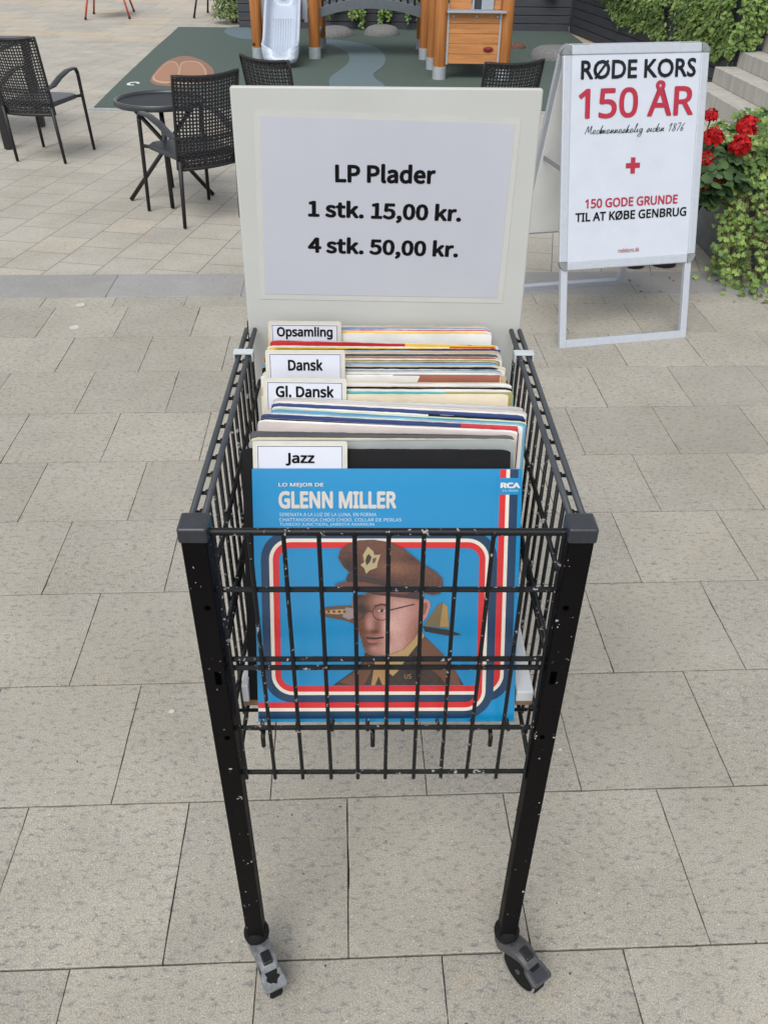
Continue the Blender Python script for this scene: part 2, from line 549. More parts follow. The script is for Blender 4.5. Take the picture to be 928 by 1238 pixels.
PH = 0.0303
PROW, LROW, OY = 0.2987, 0.2948, 2.7034
near = MB()
for n in range(-1, 13):
    if n == -1:
        b1, b0 = OY + 0.104, OY
    else:
        b1, b0 = OY - n * PROW - 0.0007, OY - (n + 1) * PROW + 0.0007
    off = 0.24 if n % 2 == 0 else 0.0965
    if n == -1: off = 0.17
    for k in range(-12, 11):
        a0 = off + k * LROW + 0.0025 * math.sin(k * 12.9 + n * 7.3)
        a1 = off + (k + 1) * LROW + 0.0025 * math.sin((k + 1) * 12.9 + n * 7.3)
        poly = [(a0, b0), (a1, b0), (a1, b1), (a0, b1)]
        sub = MB()
        slab(sub, poly, rng.uniform(-0.0006, 0.0006), 0.012, rng.random(), 0.0009, 0.0011, 0.0009, rng.uniform(0, 50), 16)
        near.add([(*to_world(x, y, PH), z) for x, y, z in sub.v], sub.f, 0, sub.tone[0])
structure(near.build('pavement', M['slab']))

band = MB()
for k in range(-6, 7):
    a0 = -1.06 + k * 0.57; a1 = a0 + 0.57
    sub = MB()
    slab(sub, [(a0, OY + 0.106), (a1, OY + 0.106), (a1, OY + 0.376), (a0, OY + 0.376)], 0.0, 0.02, rng.random(), 0.0018, 0.002, 0.0009, rng.uniform(0, 50), 12)
    band.add([(*to_world(x, y, PH), z) for x, y, z in sub.v], sub.f, 0, sub.tone[0])
structure(band.build('paving_band', M['band']))

FA = -R(10.5)
far = MB()
SW, SD = 0.2255, 0.2285
e_ = Vector((math.cos(FA), math.sin(FA))); d_ = Vector((-math.sin(FA), math.cos(FA)))
o_ = Vector((-1.713 + 0.0, 3.135))
for i in range(-42, 26):
    for j in range(-12, 92):
        a0 = i * SW; b0 = j * SD + (SD / 2 if i % 2 else 0)
        p = o_ + e_ * (a0 + SW / 2) + d_ * (b0 + SD / 2)
        bb = -math.sin(PH) * p.x + math.cos(PH) * p.y
        if bb < OY + 0.2 or p.y > 10.9 or p.x > 3.4 or p.x < -8: continue
        if p.y > 6.95 and -2.1 < p.x < 2.4: continue          # under the rubber mat
        g = 0.0013
        q = [o_ + e_ * (a0 + g) + d_ * (b0 + g), o_ + e_ * (a0 + SW - g) + d_ * (b0 + g), o_ + e_ * (a0 + SW - g) + d_ * (b0 + SD - g), o_ + e_ * (a0 + g) + d_ * (b0 + SD - g)]
        z = -0.0035
        ok = q
        far.add([(w.x, w.y, z) for w in ok], [(0, 1, 2, 3)], 0, min(0.6, max(0, rng.gauss(0.36, 0.16))) if rng.random() > 0.06 else rng.uniform(0.6, 0.75))
structure(far.build('plaza_paving', M['far']))

wide = MB()
for j in range(0, 40):
    y0 = 10.75 + j * 0.42
    off = rng.uniform(0, 0.7)
    x = -12 + off
    while x < 9:
        w = rng.uniform(0.5, 0.75)
        q = [(x + .002, y0 + .002), (x + w - .002, y0 + .002), (x + w - .002, y0 + .418), (x + .002, y0 + .418)]
        pts = [to_world(a, b, -R(3)) for a, b in q]
        t = rng.choice([0.15, 0.3, 0.45, 0.66, 0.8, 0.9, 0.7])
        wide.add([(px, py - 0.25, -0.003) for px, py in pts], [(0, 1, 2, 3)], 0, t)
        x += w
structure(wide.build('far_plaza_paving', M['far']))

bed = MB().add([(-9, -3, -0.009), (6, -3, -0.009), (6, 28, -0.009), (-9, 28, -0.009)], [(0, 1, 2, 3)])
structure(bed.build('paving_bed', M['joint']))
gr = MB().add([(-400, -400, -0.03), (400, -400, -0.03), (400, 400, -0.03), (-400, 400, -0.03)], [(0, 1, 2, 3)])
structure(gr.build('ground', M['ground']))

# rubber play surface with its inlaid figures
FZ = lambda z: (lambda u, v, w=0.0: Vector((u, v, z + w)))
mat_edge = [(-2.244, 6.732), (2.42, 6.74), (2.53, 11.95), (-2.545, 11.98), (-2.50, 11.2), (-2.457, 10.2), (-2.40, 9.2), (-2.337, 8.123), (-2.29, 7.4)]
structure(MB().prism(mat_edge, -0.004, 0.012, FZ(0)).build('play_surface', M['rubber']))
structure(MB().prism([(-2.27, 6.66), (2.44, 6.66), (2.44, 6.729), (-2.246, 6.729)], -0.004, 0.006, FZ(0)).build('play_surface_edging', M['rubber_edge']))
def inlay(name, poly, m, z, smooth_n=3):
    p = [Vector(q) for q in poly]
    for _ in range(smooth_n):               # corner cutting
        q = []
        for i in range(len(p)):
            a, b = p[i], p[(i + 1) % len(p)]
            q += [a.lerp(b, 0.25), a.lerp(b, 0.75)]
        p = q
    return structure(MB().prism([(v.x, v.y) for v in p], 0, 0.003, FZ(z)).build(name, m))
inlay('play_surface_path', [(-0.865,10.954),(-0.633,10.97),(-0.265,10.711),(0.038,10.283),(0.137,9.483),(0.096,8.843),(-0.012,8.451),(-0.002,8.151),(0.105,7.818),(0.12,7.2),(-0.35,7.2),(-0.412,7.848),(-0.426,8.188),(-0.347,8.559),(-0.254,9.097),(-0.268,9.689),(-0.4,10.169),(-0.589,10.597)], M['rubber_blue'], 0.0125)
inlay('play_surface_patch', [(-1.894,12.0),(-1.731,12.1),(-1.56,11.836),(-1.437,11.11),(-1.3,10.85),(-1.544,10.811),(-1.727,11.03),(-1.9,11.5)], M['rubber_blue'], 0.0125)
shell = inlay('play_surface_figure', [(-2.069,7.958),(-1.978,7.725),(-1.834,7.655),(-1.556,7.668),(-1.458,7.828),(-1.545,8.498),(-1.67,8.914),(-1.82,9.26),(-2.026,9.515),(-2.126,9.19),(-2.131,8.744)], M['rubber_tan_dark'], 0.0125, 2)
for k, pl in enumerate([[(-2.05,7.90),(-2.09,8.469),(-2.112,9.038),(-2.039,9.062),(-1.96,8.849),(-1.852,8.305),(-1.81,7.72)], [(-1.81,7.72),(-1.852,8.305),(-1.952,8.85),(-1.953,9.067),(-1.826,9.105),(-1.723,8.863),(-1.59,8.362),(-1.55,7.8)]]):
    pv = [Vector(q) for q in pl]; c = sum(pv, Vector((0, 0))) / len(pv)
    for _ in range(2):
        q = []
        for i in range(len(pv)):
            a, b = pv[i], pv[(i + 1) % len(pv)]
            q += [a.lerp(b, 0.25), a.lerp(b, 0.75)]
        pv = q
    structure(MB().prism([(v.x, v.y) for v in pv], 0, 0.003, FZ(0.0155)).build('play_surface_figure_line', M['rubber_line']))
    structure(MB().prism([tuple(c + (v - c) * 0.88) for v in pv], 0, 0.003, FZ(0.0185)).build('play_surface_figure_plate', M['rubber_tan']))
ringm = MB()
for k in range(20):
    a0, a1 = 2 * PI * k / 24, 2 * PI * (k + 1) / 24
    ringm.add([(-2.17 + r * math.cos(a), 7.78 + r * 1.7 * math.sin(a), 0.0135) for r, a in ((0.055, a0), (0.03, a0), (0.03, a1), (0.055, a1))][::-1], [(0, 1, 2, 3)])
structure(ringm.build('play_surface_mark', M['white_mark']))

for x, y, r0 in ((-0.432, 0.52, 0.006), (-1.225, 2.685, 0.02), (-1.187, 2.46, 0.02), (0.95, 2.95, 0.006), (0.36, 0.42, 0.004)):
    pts = [(x + r0 * (1 + 0.25 * mnoise.noise(Vector((math.cos(a), math.sin(a), x * 9)))) * math.cos(a), y + 0.9 * r0 * (1 + 0.25 * mnoise.noise(Vector((math.cos(a), math.sin(a), y * 9)))) * math.sin(a)) for a in [2 * PI * k / 18 for k in range(18)]]
    structure(MB().prism(pts, 0, 0.0006, FZ(0.0008)).build('pavement_stain', M['gum']))

# ------------------------------------------------------------------ dark plank walls, planting bed, steps
def plank_wall(name, label, a, b, h, face_n, thick=0.08, board=0.093):
    a, b = Vector((*a, 0)), Vector((*b, 0))
    L = (b - a).length; eu = (b - a).normalized()
    F = frame(a, eu, (0, 0, 1))
    t = thing(name, label, 'wall', tuple((a + b) / 2))
    m = MB(); z = 0.0
    while z < h - 0.02:
        cut = rng.uniform(0.3, 0.7) * L
        for u0, u1 in ((0, cut - 0.002), (cut + 0.002, L)):
            m.prism([(u0, z + 0.004), (u1, z + 0.004), (u1, z + board - 0.004), (u0, z + board - 0.004)], 0 + rng.uniform(0, .002), 0.022 + rng.uniform(0, 0.003), F)
        z += board
    m.build('boards', M['plank'], t, bevel=0.003, seg=1)
    MB().prism([(0, 0), (L, 0), (L, h - 0.01), (0, h - 0.01)], -thick, -0.001, F).build('backing', M['darkpanel'], t)
    return t
plank_wall('plank_wall', 'dark slate plank wall straight behind the play tower and bridge', (-1.75, 11.98), (2.53, 11.9), 0.86, 1)
plank_wall('plank_wall', 'dark slate plank wall running back from the stone steps under thick ivy', (2.57, 11.9), (3.10, 7.46), 0.86, 1)
plank_wall('plank_wall', 'short dark slate plank wall above the far end of the stone steps', (3.11, 7.455), (6.5, 7.455), 0.86, 1)
bedm = MB().prism([(2.67, 12.0), (3.20, 7.545), (8, 7.545), (8, 14), (2.67, 14)], -0.02, 0.8, FZ(0))
structure(bedm.build('planting_bed', M['soil']))

st = thing('stone_steps', 'pale stone steps climbing beside the ivy covered wall', 'steps', (2.95, 6, 0))
for k in range(4):
    x0 = 2.745 + 0.185 * k
    m = MB(); y = 7.44
    while y > 2.2:
        w = rng.uniform(0.62, 0.78)
        m.box((x0, y - w + 0.003, -0.01 if k == 0 else 0.12 * k + 0.001), (x0 + (0.185 if k < 3 else 2.5) + 0.03 * (k < 3), y - 0.003, 0.12 * (k + 1)))
        y -= w
    m.build('step', M['step'], st, bevel=0.004, seg=2)

# ------------------------------------------------------------------ leaves
IVY = [(0, 0), (0.22, -0.12), (0.52, 0.12), (0.3, 0.36), (0.36, 0.7), (0.1, 0.62), (0, 1.0), (-0.1, 0.62), (-0.36, 0.7), (-0.3, 0.36), (-0.52, 0.12), (-0.22, -0.12)]
ROUND = [(0, 0.02), (0.3, -0.1), (0.52, 0.2), (0.46, 0.55), (0.2, 0.85), (0, 0.8), (-0.2, 0.85), (-0.46, 0.55), (-0.52, 0.2), (-0.3, -0.1)]
SIMPLE = [(0, 0), (0.3, 0.3), (0.22, 0.7), (0, 1), (-0.22, 0.7), (-0.3, 0.3)]
def leaf(mb, p, size, nrm, tone, shape=IVY, fold=0.25, r=rng):
    nrm = Vector(nrm).normalized()
    t = Vector((r.gauss(0, 1), r.gauss(0, 1), r.gauss(0, 1) - 0.6))
    t = (t - nrm * t.dot(nrm)).normalized()
    s_ = t.cross(nrm)
    p = Vector(p)
    vs = [p + s_ * (u * size) + t * (v * size) + nrm * (-abs(u) * fold * size - 0.12 * v * v * size) for u, v in shape]
    c = p + t * size * 0.4
    n = len(vs)
    mb.add(vs + [c], [(i, (i + 1) % n, n) for i in range(n)], 0, tone)

# ivy trailing over the side wall
ivm = MB()
wa, wb2 = Vector((2.57, 11.9)), Vector((3.10, 7.46))
wd = (wb2 - wa).normalized(); wnrm = Vector((wd.y, -wd.x)); 
if wnrm.x > 0: wnrm = -wnrm
for i in range(13000):
    t = rng.uniform(0.1, 1.0)
    p = wa.lerp(wb2, t)
    y = p.y
    edge = 0.5 + 0.22 * mnoise.noise(Vector((y * 1.7, 3.1, 0))) + 0.14 * mnoise.noise(Vector((y * 5.5, 9.1, 0)))
    dens = min(1.0, max(0.0, (t - 0.12) / 0.25))
    drop = edge * (0.35 + 0.75 * dens)
    # gap in the curtain where the boards show
    if abs(y - 8.75) < 0.16 and rng.random() < 0.85: drop = min(drop, 0.2)
    s_ = rng.random()
    if rng.random() > 0.25 + dens: continue
    if rng.random() < 0.55:
        z = 0.93 - (drop + 0.1) * s_ ** 0.8
        out = 0.02 + 0.09 * math.sin(PI * min(1, s_ * 1.1 + 0.15)) + rng.uniform(0, 0.05)
    else:
        z = 0.86 + rng.uniform(0, 0.08) + 0.05 * mnoise.noise(Vector((y * 3, s_ * 4, 1)))
        out = -rng.uniform(0, 0.9)
        z += -out * 0.22
    q = p + wnrm * out
    tone = min(1, max(0, 0.45 + 0.28 * mnoise.noise(Vector((y * 4, z * 7, 2))) + rng.gauss(0, 0.2)))
    leaf(ivm, (q.x, q.y, z), rng.uniform(0.032, 0.055), (wnrm.x + rng.gauss(0, .5), wnrm.y - 0.25 + rng.gauss(0, .5), 0.75 + rng.gauss(0, .4)), tone, SIMPLE if rng.random() < 0.5 else IVY)
for i in range(9000):      # over the short wall facing the steps
    x = rng.uniform(3.0, 5.6)
    edge = 0.42 + 0.16 * mnoise.noise(Vector((x * 2.1, 7.7, 0))) + 0.1 * mnoise.noise(Vector((x * 7.5, 2.1, 0)))
    if x < 3.25: edge += 0.12
    s_ = rng.random()
    if rng.random() < 0.6:
        z = 0.95 - (edge + 0.08) * s_ ** 0.85; y = 7.43 - 0.02 - 0.09 * math.sin(PI * min(1, s_ * 1.1 + 0.15)) - rng.uniform(0, 0.05)
    else:
        y = 7.43 + rng.uniform(0, 0.9); z = 0.9 + rng.uniform(0, 0.08) + 0.2 * (y - 7.43)
    tone = min(1, max(0, 0.45 + 0.28 * mnoise.noise(Vector((x * 4, z * 7, 5))) + rng.gauss(0, 0.2)))
    leaf(ivm, (x, y, z), rng.uniform(0.032, 0.055), (-0.2 + rng.gauss(0, .5), -0.8 + rng.gauss(0, .4), 0.75 + rng.gauss(0, .4)), tone, SIMPLE if rng.random() < 0.5 else IVY)
tag(ivm.build('ivy', M['ivy']), 'wide curtain of green ivy trailing over the dark wall above the steps', 'ivy')
ivb = MB()
for i in range(9000):
    x = rng.uniform(3.3, 6.5); y = rng.uniform(7.4, 10.5)
    z = 0.92 + 0.22 * (x - 3.3) * 0.8 + 0.08 * mnoise.noise(Vector((x * 3, y * 3, 0)))
    leaf(ivb, (x, y, z), rng.uniform(0.035, 0.06), (-0.5 + rng.gauss(0, .5), -0.5 + rng.gauss(0, .5), 1), min(1, max(0, 0.5 + rng.gauss(0, 0.22))), SIMPLE)
tag(ivb.build('ivy_ground_cover', M['ivy']), 'bed of low green ivy spreading behind the dark wall', 'ivy', kind='stuff')

def ivy_clump(x0, x1, y, ztop, drops, label, seed):
    r = random.Random(seed)
    m = MB()
    for i in range(int(1500 * (x1 - x0) / 0.3)):
        x = r.uniform(x0, x1)
        f = (x - x0) / (x1 - x0)
        d = drops[0] * (1 - f) + drops[1] * f
        d *= 0.75 + 0.45 * mnoise.noise(Vector((x * 14, seed, 0)))
        s_ = r.random() ** 0.8
        z = max(0.03, ztop - d * s_)
        taper = 1 - 0.45 * s_
        xc = (x0 + x1) / 2 + (x - (x0 + x1) / 2) * taper
        leaf(m, (xc, y - r.uniform(0.0, 0.07), z), r.uniform(0.03, 0.055), (r.gauss(0, .5), -1, 0.6 + r.gauss(0, .4)), min(1, max(0, 0.55 + r.gauss(0, 0.25))), SIMPLE, r=r)
    return tag(m.build('hanging_ivy', M['ivylight']), label, 'ivy', 'ivy clumps hanging on the dark wall behind the bridge')
ivy_clump(-0.62, -0.38, 11.86, 0.9, (0.86, 0.8), 'short ivy clump on dark wall nearest the slide, under the bridge end', 1)
ivy_clump(-0.36, -0.08, 11.86, 0.9, (0.9, 1.0), 'longest ivy clump on dark wall, reaching down between two grey mounds', 2)
ivy_clump(0.02, 0.28, 11.86, 0.9, (1.0, 0.86), 'ivy clump on dark wall behind the middle of the arched bridge', 3)
ivy_clump(0.36, 0.66, 11.86, 0.9, (0.76, 0.95), 'ivy clump on dark wall beside the timber posts of the play tower', 4)
ivy_clump(2.1, 2.34, 11.82, 0.9, (0.55, 0.62), 'small ivy sprig alone on dark wall near the inner corner', 5)
ivy_clump(-1.6, -0.72, 11.9, 0.98, (0.5, 0.5), 'ivy on dark wall seen above the top of the slide', 6)

# leafy bush at the end of the wall
bu = thing('bush', 'light green leafy bush at the end of the wall left of the slide', 'bush', (-1.9, 12.6, 0))
m = MB()
rb = random.Random(11)
for i in range(3200):
    a = rb.uniform(0, 2 * PI); h = rb.random()
    rr = 0.3 * (1 - 0.35 * h) * math.sqrt(rb.uniform(0.35, 1)) * (1 + 0.3 * mnoise.noise(Vector((math.cos(a) * 2, math.sin(a) * 2, h * 4))))
    leaf(m, (-1.9 + rr * math.cos(a), 12.6 + rr * math.sin(a), 0.06 + h * 1.1), rb.uniform(0.03, 0.06), (math.cos(a), math.sin(a), 0.7), min(1, max(0, 0.5 + rb.gauss(0, 0.25))), SIMPLE, r=rb)
m.build('foliage', M['bush'], bu)
m = MB()
for k in range(6):
    a = k * 1.05
    m.tube([(-1.9 + 0.03 * math.cos(a), 12.6 + 0.03 * math.sin(a), 0), (-1.9 + 0.12 * math.cos(a), 12.6 + 0.12 * math.sin(a), 0.9)], [0.012, 0.004], 6)
m.build('stem', M['stem'], bu)

# ------------------------------------------------------------------ playground
def mound(x, y, rx, ry, h, m_, label, name='rubber_mound'):
    mb = MB(); nr, na = 8, 28
    vs, fs = [], []
    for i in range(nr + 1):
        ph = i / nr * PI / 2
        rr, zz = math.cos(ph) ** 0.6 if i < nr else 0.0, math.sin(ph)
        for k in range(na):
            a = 2 * PI * k / na
            d = 1 + 0.07 * mnoise.noise(Vector((x + math.cos(a) * 1.3, y + math.sin(a) * 1.3, i * 0.2)))
            vs.append((x + rx * rr * d * math.cos(a), y + ry * rr * d * math.sin(a), 0.01 + h * zz))
    for i in range(nr):
        for k in range(na):
            k2 = (k + 1) % na
            fs.append((i * na + k, i * na + k2, (i + 1) * na + k2, (i + 1) * na + k))
    mb.add(vs, fs)
    return tag(mb.build(name, m_, smooth=True), label, 'mound', 'low rubber mounds on the play surface')
mound(-0.484, 11.3, 0.235, 0.25, 0.1, M['rock'], 'low grey rubber mound on the mat just right of the slide')
mound(0.1, 11.42, 0.225, 0.24, 0.105, M['rock'], 'low grey rubber mound on the mat under the middle of the bridge')
mound(1.95, 9.6, 0.27, 0.28, 0.115, M['rock'], 'low grey rubber mound beside the top corner of the poster stand')
mound(1.64, 10.35, 0.11, 0.12, 0.05, M['rock_brown'], 'small brown rubber mound behind the planked play tower')

def post(parent, x, y, h, r=0.058, foot=0.105):
    m = MB().lathe([(r - 0.004, foot), (r, foot + 0.006), (r, h - 0.03), (r * 0.6, h)], 20, Matrix.Translation((x, y, 0)))
    o = m.build('post', M['wood'], parent, smooth='auto')
    f = MB().lathe([(r + 0.006, 0.005), (r + 0.006, foot + 0.01), (r + 0.001, foot + 0.012)], 20, Matrix.Translation((x, y, 0))).build('post_foot', M['galv'], o, smooth='auto')
    return o

sl = thing('slide_tower', 'pale grey plastic slide on a timber post platform', 'playground slide', (-0.92, 9.5, 0))
for x, y in ((-1.213, 9.352), (-0.622, 9.387), (-1.19, 10.12), (-0.6, 10.15)):
    post(sl, x, y, 1.9)
MB().box((-1.15, 9.44, 0.42), (-0.68, 10.1, 0.46)).build('deck', M['panel'], sl, bevel=0.006)
# chute: a trough swept down a curve
prof = [(-0.185, 0.14), (-0.185, 0.155), (-0.172, 0.165), (-0.155, 0.155), (-0.15, 0.13), (-0.14, 0.04), (-0.12, 0.012), (-0.08, 0), (0.08, 0), (0.12, 0.012), (0.14, 0.04), (0.15, 0.13), (0.155, 0.155), (0.172, 0.165), (0.185, 0.155), (0.185, 0.14), (0.178, 0.02), (0.14, -0.025), (-0.14, -0.025), (-0.178, 0.02)]
path = [(9.45, 0.46, 0.0), (9.38, 0.45, 0.15), (9.28, 0.38, 0.5), (9.15, 0.28, 0.6), (9.02, 0.175, 0.55), (8.92, 0.105, 0.35), (8.84, 0.075, 0.12), (8.74, 0.07, 0.0), (8.68, 0.062, -0.2)]
m = MB(); vs, fs = [], []
for (y, z, sl_) in path:
    for u, v in prof:
        vs.append((-0.925 + u, y + v * math.sin(sl_) * -0.6, z + v * math.cos(sl_)))
n = len(prof)
for i in range(len(path) - 1):
    for k in range(n):
        fs.append((i * n + k, i * n + (k + 1) % n, (i + 1) * n + (k + 1) % n, (i + 1) * n + k))
fs.append(list(range(n))[::-1]); fs.append([(len(path) - 1) * n + k for k in range(n)])
m.add(vs, fs)
ch = m.build('chute', M['slide'], sl, smooth='auto')
sub = ch.modifiers.new('sub', 'SUBSURF'); sub.levels = 1; sub.render_levels = 1
m = MB()
for k in range(9):
    x = -0.925 - 0.1 + 0.025 * k
    m.tube([(x, y - 0.004, z + 0.0035) for y, z, _ in path[2:7]], 0.004, 6)
m.build('chute_rib', M['slide'], sl, smooth=True)
m = MB()
m.box((-1.150, 9.365, 0.34), (-1.108, 9.39, 0.86)); m.box((-0.742, 9.375, 0.34), (-0.684, 9.4, 0.86))
build_each(m, 'side_panel', M['panel'], sl, bevel=0.004)
MB().box((-1.105, 9.455, 0.46), (-0.745, 9.47, 0.56)).build('end_board', M['panel'], sl, bevel=0.003)
MB().box((-0.66, 9.41, 0.19), (-0.58, 10.12, 0.23)).build('rail', M['panel'], sl, bevel=0.003)
m = MB()
for x, y, z in ((-1.25, 9.30, 0.15), (-1.175, 9.30, 0.15), (-0.735, 9.37, 0.36), (-1.12, 9.36, 0.36)):
    m.lathe([(0.014, 0), (0.012, 0.012), (0.004, 0.015)], 10, Matrix.Translation((x, y, z)) @ Matrix.Rotation(PI / 2, 4, 'X'))
build_each(m, 'bolt', M['black_metal'], sl)

br = thing('arched_bridge', 'arched grey play bridge with thin black balusters', 'bridge', (-0.03, 9.75, 0))
def arch(x): return 0.5 - 0.30 * (x + 0.03) ** 2
m = MB(); N = 24
for side, y0, y1 in ((0, 9.42, 9.46), (1, 10.04, 10.08)):
    pts = [(-0.56 + 1.08 * i / N) for i in range(N + 1)]
    poly = [(x, arch(x) - 0.035) for x in pts] + [(x, arch(x) + 0.055) for x in pts[::-1]]
    m.prism(poly, 0, y1 - y0, lambda u, v, w, y1=y1: Vector((u, y1 - w, v)))
build_each(m, 'side_beam', M['bridge'], br, bevel=0.003)
m = MB()
for i in range(14):
    x = -0.53 + 1.02 * i / 13
    m.box((x - 0.034, 9.465, arch(x) + 0.0), (x + 0.034, 10.035, arch(x) + 0.03))
m.build('deck', M['bridge'], br)
for y in (9.44, 10.06):
    m = MB()
    for i in range(15):
        x = -0.53 + 1.02 * i / 14
        m.tube([(x, y, arch(x) + 0.05), (x, y, arch(x) + 0.5)], 0.011, 8)
    m.tube([(-0.56 + 1.08 * i / N, y, arch(-0.56 + 1.08 * i / N) + 0.51) for i in range(N + 1)], 0.018, 8)
    m.build('railing', M['darkpanel'], br, smooth=True)

tw = thing('play_tower', 'orange timber play tower with planked front and red reflector', 'play tower', (0.9, 8.8, 0))
for x, y in ((0.609, 8.181), (0.579, 8.754), (0.536, 9.398), (0.535, 10.13), (1.21, 8.19), (1.2, 9.42)):
    post(tw, x, y, 2.0)
m = MB()
for k in range(5):
    z = 0.14 + k * 0.0825
    m.box((0.672, 8.175, z), (1.158, 8.2, z + 0.0795))
fp = m.build('plank_front', M['woodh'], tw, bevel=0.002, seg=1)
MB().lathe([(0.0, 0.0), (0.03, 0.0), (0.03, 0.008), (0.0, 0.012)], 20, Matrix.Translation((1.055, 8.174, 0.262)) @ Matrix.Rotation(PI / 2, 4, 'X') @ Matrix.Diagonal((1.55, 0.75, 1, 1))).build('reflector', M['reflector'], fp)
m = MB(); m.box((0.662, 8.165, 0.135), (0.682, 8.2, 0.56)); m.box((1.142, 8.165, 0.135), (1.16, 8.2, 0.56))
build_each(m, 'edge_strip', M['galv'], tw)
MB().box((0.655, 8.10, 0.556), (1.19, 8.22, 0.572)).build('ledge', M['panel'], tw, bevel=0.003)
m = MB()
for z in (0.578, 0.7, 0.82): m.box((0.68, 8.21, z), (0.88, 8.235, z + 0.115))
m.build('upper_plank', M['woodh'], tw, bevel=0.002, seg=1)
m = MB()
for z in (0.578, 0.7, 0.82): m.box((1.09, 8.21, z), (1.15, 8.235, z + 0.115))
m.build('upper_plank', M['woodh'], tw, bevel=0.002, seg=1)
m = MB(); m.box((0.885, 8.2, 0.575), (0.905, 8.22, 0.95)); m.box((0.97, 8.2, 0.575), (1.08, 8.22, 0.95))
build_each(m, 'grey_plate', M['panel'], tw, bevel=0.002)
MB().box((0.90, 8.24, 0.575), (0.975, 8.26, 0.95)).build('gap_shade', M['darkpanel'], tw)  # dark sheet behind the slot, painting the shade of an open gap
m = MB()
for k in range(5):
    z = 0.14 + k * 0.0825
    m.box((1.14, 8.27, z), (1.165, 9.36, z + 0.0795))
m.build('side_plank', M['wood'], tw)
m = MB()
for x in (0.72, 0.93, 1.12):
    m.lathe([(0.0, 0.0), (0.012, 0.0), (0.01, 0.01), (0.0, 0.012)], 12, Matrix.Translation((x, 8.173, 0.525)) @ Matrix.Rotation(PI / 2, 4, 'X'))
build_each(m, 'hook', M['galv'], tw)
MB().box((0.66, 8.3, 0.44), (1.13, 9.9, 0.48)).build('deck', M['panel'], tw)

